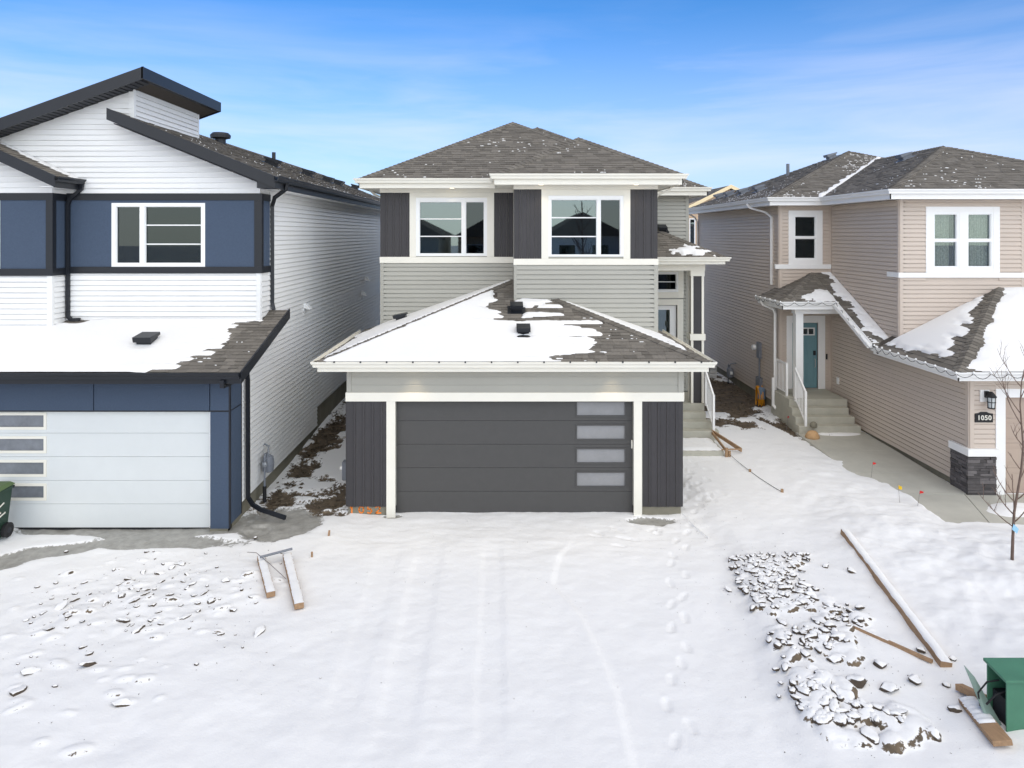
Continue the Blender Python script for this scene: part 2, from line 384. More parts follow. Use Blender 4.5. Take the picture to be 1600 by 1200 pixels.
def window(parent, F, u0, u1, z0, z1, panes, bars=(), fw=0.06, o=(-0.06, 0.022), m=None, gl=None, room=0.9, curtain=False, name='window', label=None):
    """panes: (ua,ub,za,zb,material); the frame fills the rest of the rectangle"""
    m = m or M['vinyl']; b = MB()
    us = sorted({u0, u1, *[p[0] for p in panes], *[p[1] for p in panes]}); zs = sorted({z0, z1, *[p[2] for p in panes], *[p[3] for p in panes]})
    for i in range(len(us) - 1):
        for j in range(len(zs) - 1):
            uc, zc = (us[i] + us[i + 1]) / 2, (zs[j] + zs[j + 1]) / 2
            if not any(p[0] < uc < p[1] and p[2] < zc < p[3] for p in panes): b.fbox(F, us[i], us[i + 1], o[0], o[1], zs[j], zs[j + 1])
    # inner sash lips, set back, so each pane sits in its own rebate
    for p in panes: b.ring(F, p[0], p[1], p[2], p[3], 0.016, o[0], o[1] - 0.022)
    win = b.obj(name, m, parent, label=label)
    for p in panes:
        MB().fbox(F, p[0] + .016, p[1] - .016, o[0] + .012, o[0] + .018, p[2] + .016, p[3] - .016).obj('pane', p[4] if len(p) > 4 else M['glass'], win)
    for q in bars: MB().fbox(F, *q[:2], o[0] + .02, o[0] + .034, *q[2:]).obj('glazing_bar', m, win)
    if not room: return win
    r = MB(); d0, d1 = o[0] - room, o[0] - 0.002
    r.fbox(F, u0 - .3, u1 + .3, d0 - .02, d0, z0 - .5, z1 + .3); r.fbox(F, u0 - .32, u0 - .3, d0, d1, z0 - .5, z1 + .3); r.fbox(F, u1 + .3, u1 + .32, d0, d1, z0 - .5, z1 + .3)
    r.fbox(F, u0 - .3, u1 + .3, d0, d1, z1 + .3, z1 + .32); r.fbox(F, u0 - .3, u1 + .3, d0, d1, z0 - .52, z0 - .5)
    r.obj('room_box', M['room'], win)
    if curtain:
        c = MB(); n = 60; o_ = o[0] - 0.12
        for a, bb in curtain:
            vs = []
            for k in range(n + 1):
                u = a + (bb - a) * k / n; oo = o_ + 0.03 * math.sin(k * 1.1) + 0.012 * math.sin(k * 0.37 + 1)
                vs += [F.P(u, oo, z0), F.P(u, oo, z1)]
            c.add(vs, [(2 * k, 2 * k + 2, 2 * k + 3, 2 * k + 1) for k in range(n)])
        c.obj('curtain', M['curtain'], win, smooth=True, fix=False)
    return win

# ---- roof planes
class Plane:
    """(u along the eave, r plan run up the slope); a is the eave start, w the inward plan direction"""
    def __init__(s, a, b, w, m, poly, name=''):
        s.a = Vector(a); s.u = (Vector(b) - s.a).normalized(); s.w = Vector((w[0], w[1], 0)).normalized(); s.m = m; s.poly = poly; s.name = name
        s.nrm = s.u.cross(s.w + Vector((0, 0, m))).normalized()
        if s.nrm.z < 0: s.nrm = -s.nrm
    def P(s, u, r, h=0.0): return s.a + s.u * u + s.w * r + Vector((0, 0, s.m * r)) + s.nrm * h
    def span(s, r):
        xs = []; p = s.poly; n = len(p)
        for i in range(n):
            (u0, r0), (u1, r1) = p[i], p[(i + 1) % n]
            if (r0 - r) * (r1 - r) <= 0 and abs(r1 - r0) > 1e-9: xs.append(u0 + (u1 - u0) * (r - r0) / (r1 - r0))
        return (min(xs), max(xs)) if len(xs) >= 2 else None
    def rmax(s): return max(r for _, r in s.poly)
    def rmin(s): return min(r for _, r in s.poly)
TABF = [(0, 3, 2, 1), (4, 5, 6, 7), (0, 1, 5, 4), (1, 2, 6, 5), (2, 3, 7, 6), (3, 0, 4, 7)]
def shingles(roof, planes, budget=0, ex=0.142, covered=None):
    """laid courses of tabs: the `budget` nearest bare ones are objects, the rest one mesh of pieces"""
    tabs = []
    for pl in planes:
        c = 1 / math.hypot(1, pl.m); dr = ex * c; r = pl.rmin() + 0.002; k = 0
        while r < pl.rmax() - 0.02:
            rt = min(r + dr, pl.rmax() - 1e-4); A = pl.span(r + 1e-5); B = pl.span(rt - 1e-5)
            if A and B:
                u = A[0] - random.uniform(0, 0.2)
                while u < A[1]:
                    e = u + random.choice((0.12, 0.16, 0.2, 0.26, 0.34))
                    a, b = max(u, A[0]), min(e, A[1]); a2, b2 = max(u, B[0]), min(e, B[1])
                    a2 = min(a2, b2)
                    if b - a > 0.01:
                        if not (covered and covered(pl, (a + b) / 2, (r + rt) / 2)):
                            t = random.choice((0.007, 0.012, 0.018)); g = 0.0015
                            P = pl.P
                            if b2 - a2 < 0.002: a2 = b2 = min(max((a + b) / 2, B[0]), B[1]); a2 -= .001
                            vs = [P(a + g, r, -.004), P(b - g, r, -.004), P(b2 - g, rt, -.004), P(a2 + g, rt, -.004), P(a + g, r - .004, t), P(b - g, r - .004, t), P(b2 - g, rt, .0015), P(a2 + g, rt, .0015)]
                            tabs.append(((vs[0] - cam.location).length, vs))
                    u = e
            r = rt; k += 1
    tabs.sort(key=lambda q: q[0])
    for d, vs in tabs[:budget]:
        MB().add(vs, TABF).obj('shingle', M['shingle_one'], roof, fix=False)
    rest = MB()
    for d, vs in tabs[budget:]: rest.add(vs, TABF)
    if rest.v: rest.obj('shingle_courses', M['shingle'], roof, fix=False, kind='stuff')
CAPM = {}
def caps(roof, p0, p1, drop=0.3, wd=0.13, ln=0.145, m='shingle_one'):
    p0, p1 = Vector(p0), Vector(p1); d = p1 - p0; n = max(1, int(d.length / ln)); d.normalize()
    k = round(drop, 2)
    if k not in CAPM:
        b = MB(); t0, t1 = 0.022, 0.006
        L_ = 0.16; vs = []
        for x, t in ((0, t0), (L_, t1)): vs += [(x, -wd, -wd * drop + t), (x, 0, t + .004), (x, wd, -wd * drop + t), (x, wd, -wd * drop - .012), (x, 0, -.01), (x, -wd, -wd * drop - .012)]
        b.add(vs, [(0, 1, 7, 6), (1, 2, 8, 7), (2, 3, 9, 8), (3, 4, 10, 9), (4, 5, 11, 10), (5, 0, 6, 11), (0, 5, 4, 1), (1, 4, 3, 2), (6, 7, 10, 11), (7, 8, 9, 10)])
        CAPM[k] = b.mesh('ridge_cap', M[m])
    y = Vector((0, 0, 1)).cross(d).normalized(); zz = d.cross(y)
    rot = Matrix((d, y, zz)).transposed().to_euler()
    for i in range(n):
        o = bpy.data.objects.new('ridge_cap', CAPM[k]); link(o, roof); o.location = p0 + d * (ln * i); o.rotation_euler = rot
def inside(poly, u, r):
    u = np.asarray(u); r = np.asarray(r); ins = np.zeros(u.shape, bool); n = len(poly)
    for i in range(n):
        (x0, y0), (x1, y1) = poly[i], poly[(i + 1) % n]
        if abs(y1 - y0) < 1e-12: continue
        c = ((y0 > r) != (y1 > r)) & (u < (x1 - x0) * (r - y0) / (y1 - y0) + x0); ins ^= c
    return ins
def edge_dist(poly, u, r):
    d = np.full(np.shape(u), 1e9); n = len(poly)
    for i in range(n):
        (x0, y0), (x1, y1) = poly[i], poly[(i + 1) % n]; dx, dy = x1 - x0, y1 - y0; l2 = dx * dx + dy * dy
        t = np.clip(((u - x0) * dx + (r - y0) * dy) / l2, 0, 1); d = np.minimum(d, np.hypot(u - x0 - t * dx, r - y0 - t * dy))
    return d
def snow_sheet(roof, pl, tfun, step=0.045, name='roof_snow', edge=0.05):
    us = [p[0] for p in pl.poly]; rs = [p[1] for p in pl.poly]
    gu = np.arange(min(us), max(us) + step, step); gr = np.arange(min(rs), max(rs) + step, step * 0.8)
    U, Rr = np.meshgrid(gu, gr); t = tfun(U, Rr); t = np.where(t > 0, np.minimum(t * 2.4, .018 + .75 * t), t)
    ins = inside(pl.poly, U, Rr); ed = edge_dist(pl.poly, U, Rr)
    t = np.where(ins, np.minimum(t, 0.006 + 0.6 * np.maximum(ed - 0.004, 0) + 0.5 * np.maximum(0, t - .03)), -0.02)
    ok = np.maximum(np.maximum(t[:-1, :-1], t[1:, :-1]), np.maximum(t[:-1, 1:], t[1:, 1:])) > 0.0
    okin = ins[:-1, :-1] & ins[1:, :-1] & ins[:-1, 1:] & ins[1:, 1:]
    ok &= okin
    t = np.maximum(t, -0.015); n = len(gu); idx = {}; vs = []; fs = []
    for j, i in zip(*np.nonzero(ok)):
        q = []
        for (jj, ii) in ((j, i), (j, i + 1), (j + 1, i + 1), (j + 1, i)):
            k = jj * n + ii
            if k not in idx: idx[k] = len(vs); vs.append(pl.P(float(gu[ii]), float(gr[jj]), float(t[jj, ii])))
            q.append(idx[k])
        fs.append(q)
    if not vs: return
    b = MB(); b.v = [tuple(v) for v in vs]; b.f = [tuple(f) for f in fs]
    return b.obj(name, M['snow'], roof, smooth=True, fix=False, kind='stuff')
def dusting(roof, planes, dens, ex=0.142, seed=3, name='snow_dusting'):
    """small bits of snow caught along the shingle butts"""
    rnd = random.Random(seed); b = MB()
    for pl in planes:
        c = 1 / math.hypot(1, pl.m); dr = ex * c; r = pl.rmin() + dr
        while r < pl.rmax() - 0.05:
            A = pl.span(r)
            if A:
                L_ = A[1] - A[0]
                for _ in range(int(L_ * 9)):
                    u = rnd.uniform(A[0] + .05, A[1] - .05) if L_ > .1 else A[0]
                    q = dens(pl, u, r) * max(0.0, min(1.0, .42 + 2.4 * float(fbm(np.array([u * 1.3]), np.array([r * 2.2]), 3, seed)[0])))
                    if rnd.random() > q: continue
                    l = rnd.uniform(.012, .045) * (1 + 1.2 * q * rnd.random()); h = rnd.uniform(.004, .009) + .007 * q * rnd.random()
                    n = 6; ring = []
                    for k in range(n):
                        a = 6.283 * k / n; s_ = rnd.uniform(.6, 1.1)
                        ring.append(pl.P(u + l * s_ * math.cos(a), r - .012 + (h * 1.6) * s_ * math.sin(a), 0.010 + .004 * math.sin(a)))
                    b.add(ring + [pl.P(u, r - .01, .022)], [(k, (k + 1) % n, n) for k in range(n)])
            r += dr
    if b.v: b.obj(name, M['snow'], roof, fix=False, kind='stuff')

# ---- eaves
def gutter(parent, pts, z, m, wd=0.115, h=0.115, name='gutter', closed=False, lip=True):
    """K-style gutter along plan points with the outside on the right hand; z is its top"""
    P = [Vector((p[0], p[1], 0)) for p in pts]; zs = [p[2] if len(p) > 2 else z for p in pts]
    pr = [(0, -h), (wd * .62, -h), (wd * .70, -h * .6), (wd * .95, -h * .28), (wd, 0), (wd - .012, 0), (wd * .82, -h * .3), (wd * .55, -h + .02), (.01, -h + .02), (.01, -.01), (0, -.01)]
    rings = []
    for i, p in enumerate(P):
        nn = []
        if i > 0: d = (p - P[i - 1]).normalized(); nn.append(Vector((d.y, -d.x, 0)))
        if i < len(P) - 1: d = (P[i + 1] - p).normalized(); nn.append(Vector((d.y, -d.x, 0)))
        nrm = nn[0] if len(nn) == 1 else (nn[0] + nn[1]) / (1 + nn[0].dot(nn[1]))
        rings.append([p + nrm * a + Vector((0, 0, zs[i] + b)) for a, b in pr])
    k = len(pr); b = MB(); fs = []
    for i in range(len(rings) - 1):
        for j in range(k): fs.append((i * k + j, i * k + (j + 1) % k, (i + 1) * k + (j + 1) % k, (i + 1) * k + j))
    fs += [tuple(range(k)), tuple(range((len(rings) - 1) * k, len(rings) * k))]
    b.add([v for r in rings for v in r], fs)
    return b.obj(name, m, parent)
def hip_roof(house, x0, x1, y0, y1, z, m, ridge_y1=None, name='roof', front_only=False, budget=0, covered=None, shingle_sides='FLR', capz=True, back=True):
    """hip roof over the eave rectangle; returns (roof, planes)"""
    hw = (x1 - x0) / 2; xm = (x0 + x1) / 2; zr = z + m * hw
    ye = y1 - hw if back else y1
    b = MB()
    vs = [(x0, y0, z), (x1, y0, z), (x1, y1, z), (x0, y1, z), (xm, y0 + hw, zr), (xm, ye, zr)]
    b.add([(a, c, d - .005) for a, c, d in vs], [(0, 1, 4), (1, 2, 5, 4), (2, 3, 5), (3, 0, 4, 5), (0, 3, 2, 1)])
    roof = b.obj(name, M['underlay'], house)
    pF = Plane((x0, y0, z), (x1, y0, z), (0, 1), m, [(0, 0), (2 * hw, 0), (hw, hw)], 'F')
    L_ = y1 - y0
    pL = Plane((x0, y1, z), (x0, y0, z), (1, 0), m, [(0, 0), (L_, 0), (L_ - hw, hw), ((hw if back else 0), hw)], 'L')
    pR = Plane((x1, y0, z), (x1, y1, z), (-1, 0), m, [(0, 0), (L_, 0), ((L_ - hw) if back else L_, hw), (hw, hw)], 'R')
    pls = {'F': pF, 'L': pL, 'R': pR}
    use = [pls[k] for k in shingle_sides]
    shingles(roof, use, budget, covered=covered)
    if capz:
        dr = m * 0.7
        if 'F' in shingle_sides: caps(roof, (x0, y0, z + .012), (xm, y0 + hw, zr + .012), dr); caps(roof, (x1, y0, z + .012), (xm, y0 + hw, zr + .012), dr)
        caps(roof, (xm, y0 + hw, zr + .012), (xm, min(ye, y0 + hw + 14), zr + .012), m)
    return roof, pls
def downspout(house, path, m, w_=0.075, h_=0.06): return MB().tube(path, 0, sq=(w_, h_)).obj('downspout', m, house)
def roof_vent(roof, pl, u, r, m=None, s=0.30):
    """low square louvre vent: flange, hood, throat"""
    b = MB(); P = pl.P
    def bx(u0, u1, r0, r1, h0, h1, h2=None):
        h2 = h1 if h2 is None else h2
        b.add([P(u0, r0, h0), P(u1, r0, h0), P(u1, r1, h0), P(u0, r1, h0), P(u0, r0, h1), P(u1, r0, h1), P(u1, r1, h2), P(u0, r1, h2)], TABF)
    k = s / .3
    bx(u - s * .7, u + s * .7, r - s * .65, r + s * .65, .002, .018); bx(u - s * .40, u + s * .40, r - s * .38, r + s * .40, .018, .10 * k)
    bx(u - s * .5, u + s * .5, r - s * .52, r + s * .52, .10 * k, .19 * k, .145 * k)
    return b.obj('roof_vent', m or M['black'], roof)
# ================================================================== GROUND
def lumps():
    """snow-covered lumps of the rubble: x, y, radii, turn, height"""
    rnd = random.Random(41); L_ = []
    while len(L_) < 640:
        y = 7.6 + 4.4 * rnd.random(); t = (12 - y) / 4.4; x = rnd.uniform(float(lerp_curve(y, LIPB)) + .15 + .45 * t, 5.0 - .05 * t + .3 * math.sin(y * 2.7))
        if vnoise(np.array([x * 1.8]), np.array([y * 1.8]), 12)[0] < -.22: continue
        r = rnd.choice((.03, .04, .05, .065)) * (1 + .7 * t * (rnd.random() < .3)); L_.append((x, y, r * rnd.uniform(1, 2.3), r, rnd.uniform(0, 3.1), r * rnd.uniform(.45, .85)))
    for _ in range(75):
        x, y = rnd.gauss(-5.7, 1.2), rnd.gauss(10.6, .85); r = rnd.choice((.03, .04, .05, .06)); L_.append((x, y, r * rnd.uniform(1, 2.2), r, rnd.uniform(-.4, .8), r * rnd.uniform(.3, .62)))
    for _ in range(26):
        x, y = rnd.uniform(-7.2, -4.2), rnd.uniform(7.5, 9.8); r = rnd.choice((.04, .055, .07)); L_.append((x, y, r * rnd.uniform(1.3, 2.2), r, rnd.uniform(-.3, .6), r * .45))
    return L_
def blob(x, y, cx, cy, rx, ry, ang=0.0):
    c, s = math.cos(ang), math.sin(ang); dx, dy = x - cx, y - cy
    return 1.0 - np.hypot((dx * c + dy * s) / rx, (-dx * s + dy * c) / ry)
def base_level(x, y):
    x = np.asarray(x, float); y = np.asarray(y, float)
    h = 0.30 * sst(14.8, 22, y) * sst(-2.6, -3.6, x) + 0.15 * sst(16.5, 21, y) * sst(3.4, 4.2, x)
    return h
def lerp_curve(y, pts):
    ys = [p[1] for p in pts]; xs = [p[0] for p in pts]
    return np.interp(y, ys, xs)
LIPA = [(1.35, 7.0), (1.35, 8.6), (1.27, 9.4), (1.10, 10.4), (0.75, 11.2), (0.95, 12.2), (1.25, 12.9)]
LIPB = [(3.0, 7.0), (3.10, 8.0), (3.16, 8.7), (3.36, 9.6), (3.50, 10.4), (3.70, 11.3), (3.82, 12.2), (3.9, 13.5)]
WALKL = [(8.55, 13.1), (8.62, 14.0), (8.72, 16.0), (8.78, 18.0), (8.4, 19.0), (8.3, 19.3)]
FOOT = []
def snow_level(x, y):
    h = base_level(x, y)
    nx, ny = fbm(x * 0.35, y * 0.35, 4, 5), fbm(x * 1.3, y * 1.3, 4, 9)
    fine = fbm(x * 5.0, y * 5.0, 3, 21)
    # drive and footpath are packed flat, the yards lie higher and lumpy
    ly = sst(-2.7, -3.5, x + 0.35 * nx); a = lerp_curve(y, LIPA); b = lerp_curve(y, LIPB)
    ry = sst(0.0, 0.55, x - b + 0.10 * ny)
    front = sst(17.5, 13.0, y)
    h = h + ly * front * (0.05 + 0.10 * nx + 0.035 * ny)
    h = h + ry * (0.05 + 0.04 * front) + ry * front * (0.06 * nx + 0.025 * ny)
    drive = (1 - ly) * (1 - ry)
    lip = sst(0.10, -0.02, x - a + 0.05 * ny) * sst(13.3, 12.0, y)
    h = h + drive * (0.034 * lip + 0.022 * ny + 0.035 * nx + 0.022 * fbm(x * 1.1, y * 3.2, 4, 27) * sst(11.0, 13.0, y)) + 0.009 * fine + 0.003 * fbm(x * 3.0, y * 9.0, 3, 29)
    # wheel grooves under the fresh fall
    for gx, wd, dp in ((-1.35, 0.24, 0.026), (-0.22, 0.18, 0.020), (-2.05, 0.2, 0.016)):
        q = np.abs(x - gx - 0.05 * nx - 0.02 * (12 - y)) / wd
        h = h - drive * dp * np.exp(-np.minimum(q, 3) ** 6) * sst(7.0, 8.5, y) * sst(13.2, 12.0, y)
    # raised bank beside the neighbour's walk
    wl = lerp_curve(y, WALKL)
    bank = np.exp(-((x - wl + 1.3) / 1.1) ** 2) * sst(19.0, 16.5, y) + sst(7.2, 8.2, x) * sst(13.2, 12.2, y)
    h = h + 0.12 * bank * (1 + 0.55 * ny) + 0.05 * sst(4.6, 6.6, x) * sst(15, 12, y) * (1 + .5 * ny)
    # rubble patch swells
    rp = np.clip(blob(x, y, 4.45, 10.0, 1.25, 2.6, -0.12) * 2.2, 0, 1)
    h = h + rp * 0.04
    lp = np.clip(blob(x, y, -5.6, 10.6, 2.3, 1.6, 0.25) * 2, 0, 1)
    h = h + lp * 0.03 * np.abs(fbm(x * 2.8, y * 2.8, 3, 37)) * 2
    return h
def masks(x, y):
    n = fbm(x * 1.1, y * 1.1, 5, 61, 0.6); n2 = fbm(x * 3.5, y * 3.5, 3, 71)
    soil = np.full(np.shape(x), -1.0)
    for b_, k in ((blob(x, y, -3.75, 15.3, 0.60, 1.3), 0.85), (blob(x, y, -4.95, 18.5, 0.42, 5.2), 0.80), (blob(x, y, -5.0, 15.0, 0.35, 0.6), 0.9), (blob(x, y, -4.4, 24.0, 0.9, 3.5), 0.7),
                  (blob(x, y, 7.2, 24.5, 1.9, 4.4), 2.0), (blob(x, y, 8.0, 20.4, 0.75, 1.5, 0.3), 0.75), (blob(x, y, 6.6, 20.3, 0.9, 0.6), 0.8), (blob(x, y, 8.45, 19.6, 0.35, 1.2), 0.8)):
        soil = np.maximum(soil, np.clip(b_ * 1.6, -1, 0.9) * k)
    snowpatch = np.clip(blob(x, y, 6.5, 21.1, 0.55, 0.45) * 2, 0, 1) + np.clip(blob(x, y, 7.3, 20.6, 0.32, 0.2) * 2, 0, 1) + np.clip(blob(x, y, 7.7, 19.7, 0.25, 0.9, 0.2) * 2, 0, 1)
    soil = soil + (1.5 * n + 0.75 * n2) * sst(-1.0, -0.35, soil) - 1.4 * snowpatch
    wet = np.full(np.shape(x), -1.0)
    for b_ in (blob(x, y, -4.55, 13.55, 1.05, 0.95), blob(x, y, -6.9, 12.75, 2.6, 0.40, -0.06), blob(x, y, -7.0, 13.3, 3.0, 0.55), blob(x, y, -9.6, 11.55, 1.9, 0.36, 0.32), blob(x, y, -8.2, 12.35, 1.2, 0.42, 0.42),
               blob(x, y, 2.95, 13.75, 0.62, 0.22), blob(x, y, -2.3, 13.98, .25, .12)):
        wet = np.maximum(wet, np.clip(b_ * 2.2, -1, 0.95))
    lens = np.clip(blob(x, y, -9.0, 12.75, 1.6, 0.30, 0.05) * 3, 0, 1)
    wet = wet + 0.55 * n * sst(-1.0, -0.3, wet) - 1.5 * lens
    return soil, wet
def prints():
    rnd = random.Random(8); P = []
    path = [(3.95, 14.6), (3.45, 13.2), (3.05, 11.9), (2.72, 10.9), (2.50, 10.0), (2.32, 9.2), (2.12, 8.4), (2.0, 7.4)]
    for i in range(len(path) - 1):
        (x0, y0), (x1, y1) = path[i], path[i + 1]; d = math.hypot(x1 - x0, y1 - y0); n = int(d / 0.30)
        for k in range(n):
            t = k / n; sgn = 1 if (k + i) % 2 else -1; a = math.atan2(y1 - y0, x1 - x0)
            P.append((x0 + (x1 - x0) * t - sgn * 0.10 * math.sin(a) + rnd.uniform(-.05, .05), y0 + (y1 - y0) * t + sgn * .1 * math.cos(a) + rnd.uniform(-.05, .05), a + rnd.uniform(-.35, .35)))
    for _ in range(46):
        P.append((rnd.gauss(4.15, .30), rnd.uniform(14.4, 17.2), rnd.uniform(1.0, 2.2)))
    for _ in range(14): P.append((rnd.uniform(1.6, 3.2), rnd.uniform(12.6, 13.6), rnd.uniform(0, 3.1)))
    return P
def make_ground():
    gx = np.concatenate([-np.geomspace(500, 15, 22), np.arange(-14.5, -9.6, 0.14), np.arange(-9.6, 9.4, 0.036), np.arange(9.4, 15, 0.15), np.geomspace(15.2, 500, 22)])
    gy = np.concatenate([-np.geomspace(300, 2, 14), np.arange(-1, 6.9, 0.5), np.arange(6.9, 15.0, 0.030), np.arange(15.0, 20, 0.05), np.arange(20, 31, 0.12), np.geomspace(31.3, 900, 22)])
    X, Y = np.meshgrid(gx, gy); H = snow_level(X, Y); soil, wet = masks(X, Y)
    H = H - 0.05 * sst(0.35, 0.7, soil) - 0.035 * sst(0.3, 0.7, wet) + 0.03 * sst(0.3, 0.7, soil) * (fbm(X * 6, Y * 6, 3, 91))
    # lumps of the rubble: rounded snow caps with steep sides where the soil shows
    G = np.zeros_like(H)
    for (lx, ly_, ra_, rb_, a, hh) in lumps():
        w_ = ra_ * 1.5 + .05
        i0, i1 = np.searchsorted(gx, lx - w_), np.searchsorted(gx, lx + w_); j0, j1 = np.searchsorted(gy, ly_ - w_), np.searchsorted(gy, ly_ + w_)
        xx, yy = X[j0:j1, i0:i1] - lx, Y[j0:j1, i0:i1] - ly_; c, s = math.cos(a), math.sin(a)
        q = np.hypot((xx * c + yy * s) / ra_, (-xx * s + yy * c) / rb_) * (1 + .25 * fbm(X[j0:j1, i0:i1] * 9, Y[j0:j1, i0:i1] * 9, 2, 5))
        G[j0:j1, i0:i1] = np.maximum(G[j0:j1, i0:i1], hh * np.clip((1.25 - q) * 2.2, 0, 1) ** .8 * (1 - .25 * np.minimum(q, 1) ** 2))
    H = H + G
    sx_ = np.gradient(G, axis=1) / np.gradient(gx)[None, :]; sy_ = np.gradient(G, axis=0) / np.gradient(gy)[:, None]
    steep = np.maximum(sy_, 0) * 1.25 + .45 * np.abs(sx_)
    soil = np.maximum(soil, np.clip((steep - .34) * 1.6, -1, .80))
    # footprints
    for (px_, py_, a) in prints():
        i0, i1 = np.searchsorted(gx, px_ - .3), np.searchsorted(gx, px_ + .3); j0, j1 = np.searchsorted(gy, py_ - .3), np.searchsorted(gy, py_ + .3)
        xx, yy = X[j0:j1, i0:i1] - px_, Y[j0:j1, i0:i1] - py_; c, s = math.cos(a), math.sin(a)
        q = np.sqrt(((xx * c + yy * s) / .135) ** 2 + ((-xx * s + yy * c) / .052) ** 2)
        q = q * (1 + .35 * fbm(xx * 14 + px_ * 9, yy * 14, 2, 3)); H[j0:j1, i0:i1] += -0.016 * np.exp(-(np.minimum(q, 3) ** 8)) + 0.004 * np.exp(-((q - 1.4) / .25) ** 2)
    # the walk and the neighbour's drive lie bare: the sheet dips below their slabs
    wl = lerp_curve(Y, WALKL)
    n = fbm(X * 2.5, Y * 2.5, 4, 44)
    inw = np.minimum(X - wl + 0.13 * n, (Y - 13.28) + 0.18 * n + 0.10 * np.clip(X - 9.2, 0, 1)); inw = np.minimum(inw, 19.9 - Y)
    corner = np.clip(blob(X, Y, 9.3, 19.1, .9, .3) * 2, 0, 1) * 0.07
    slab = WALKZ(Y)
    H = np.where(inw > -0.4, H + (np.minimum(H, slab - 0.03) - H) * sst(-0.02, 0.16, inw) + corner, H)
    pile = np.clip(blob(X, Y, 10.6, 14.1, 0.9, .45, .2) * 1.6, 0, 1) * (0.09 + .06 * n)
    H = H + np.where(inw > 0, pile, 0)
    # under our steps and house footings stay low
    V = np.stack([X, Y, H], -1).reshape(-1, 3); ny, nx = X.shape
    I = (np.arange(ny - 1)[:, None] * nx + np.arange(nx - 1)[None, :]).reshape(-1)
    F = np.stack([I, I + 1, I + nx + 1, I + nx], -1)
    me = bpy.data.meshes.new('snowy_ground'); me.vertices.add(len(V)); me.vertices.foreach_set('co', V.reshape(-1).astype(np.float32))
    me.loops.add(F.size); me.loops.foreach_set('vertex_index', F.reshape(-1).astype(np.int32))
    me.polygons.add(len(F)); me.polygons.foreach_set('loop_start', np.arange(0, F.size, 4, dtype=np.int32))
    me.polygons.foreach_set('use_smooth', np.ones(len(F), bool)); me.update()
    for nme, arr in (('soil', soil), ('wet', wet)):
        at = me.attributes.new(nme, 'FLOAT', 'POINT'); at.data.foreach_set('value', arr.reshape(-1).astype(np.float32))
    me.materials.append(M['ground'])
    o = bpy.data.objects.new('snowy_ground', me); COL.objects.link(o); o['kind'] = 'structure'
def WALKZ(y): return 0.07 + 0.11 * sst(14.5, 19.0, y)
make_ground()
def ground_z(x, y): return float(snow_level(np.array([x]), np.array([y]))[0])
# the neighbour's bare concrete walk: bays with open joints between them
for k, (y0, y1) in enumerate(((19.25, 17.7), (17.69, 16.2), (16.19, 14.95))):
    b = MB(); z0, z1 = float(WALKZ(y0)), float(WALKZ(y1))
    b.add([(8.2, y1, z1 - .12), (10.12, y1, z1 - .12), (10.12, y0, z0 - .12), (8.2, y0, z0 - .12), (8.2, y1, z1), (10.12, y1, z1), (10.12, y0, z0), (8.2, y0, z0)], TABF)
    struct('walkway', b, M['walk'])
za = float(WALKZ(14.9))
b = MB(); b.prism([(8.2, 14.94, za - .004), (8.2, 12.9, za - .004), (9.35, 12.9, za - .004), (10.05, 14.94, za - .004)], (0, 0, -.12)); struct('walkway', b, M['walk'])
b = MB(); b.prism([(10.07, 14.94, za - .004), (9.37, 12.9, za - .004), (16, 12.9, za - .004), (16, 14.94, za - .004)], (0, 0, -.12)); struct('driveway', b, M['walk'])

# ================================================================== OUR HOUSE (middle)
H0 = thing('house', 'grey two-storey house with charcoal board panels and dark double garage door', 'house', (0, 16, 0))
XL, XR, GY, BY, WY, JY = -3.25, 3.65, 14.04, 16.47, 17.8, 21.0
def front(y): return Frame(0, y, 1, y)
def rightf(x): return Frame(x, 0, x, 1)
def leftf(x): return Frame(x, 0, x, -1)
FG, FB, FW, FJ = front(GY), front(BY), front(WY), front(JY)
EX = 0.114
# shells
door_hole = (-2.25, 2.645, -0.3, 2.42)
wall(H0, FG, XL, XR, 0.16, 3.03, M['grey_siding'], [door_hole], name='garage_wall')
fnd = MB(); fnd.fbox(FG, XL + .025, -2.434, -.2, -.02, -.3, .16); fnd.fbox(FG, 2.816, XR - .025, -.2, -.02, -.3, .16); fnd.fbox(rightf(XR), GY + .2, 16.5, -.2, -.025, -.3, .16); fnd.fbox(leftf(XL), -32, -GY - .2, -.2, -.02, -.3, .16)
fnd.obj('foundation', M['foundation'], H0)
wall(H0, rightf(XR - .002), GY + .15, JY, 0.16, 6.9, M['grey_siding'], [(GY, BY, 3.1, 7)], name='side_wall')
wall(H0, leftf(XL), -32, -GY - .15, 0.16, 6.9, M['grey_siding'], [(-WY, -GY, 3.1, 7)], name='side_wall')
wW = (-2.317, -0.467, 5.19, 6.71); wB = (1.05, 2.855, 5.22, 6.69)
w1 = wall(H0, FW, XL, 0.3, 3.2, 6.95, M['grey_siding'], [wW], name='upper_wall')
w2 = wall(H0, FB, 0.216, 3.67, 2.8, 6.948, M['grey_siding'], [wB], name='bay_wall')
wall(H0, leftf(0.218), -WY, -BY - .15, 3.7, 6.94, M['grey_siding'], name='bay_side_wall')
wall(H0, rightf(3.668), BY + .15, JY, 2.6, 6.94, M['grey_siding'], name='bay_side_wall')
wD = (4.36, 5.30, 0.92, 3.60); wT = (3.9, 5.34, 3.95, 4.62)
w3 = wall(H0, FJ, 3.67, 5.65, 0.1, 6.95, M['grey_siding'], [wD, wT], name='entry_wall')
wall(H0, rightf(5.648), JY, 32, 0.1, 6.94, M['grey_siding'], name='side_wall')
MB().box(3.6, 5.6, 31.8, 32, 0, 6.9).box(XL, 3.6, 31.82, 32, 0, 6.9).obj('rear_wall', M['grey_siding'], H0)
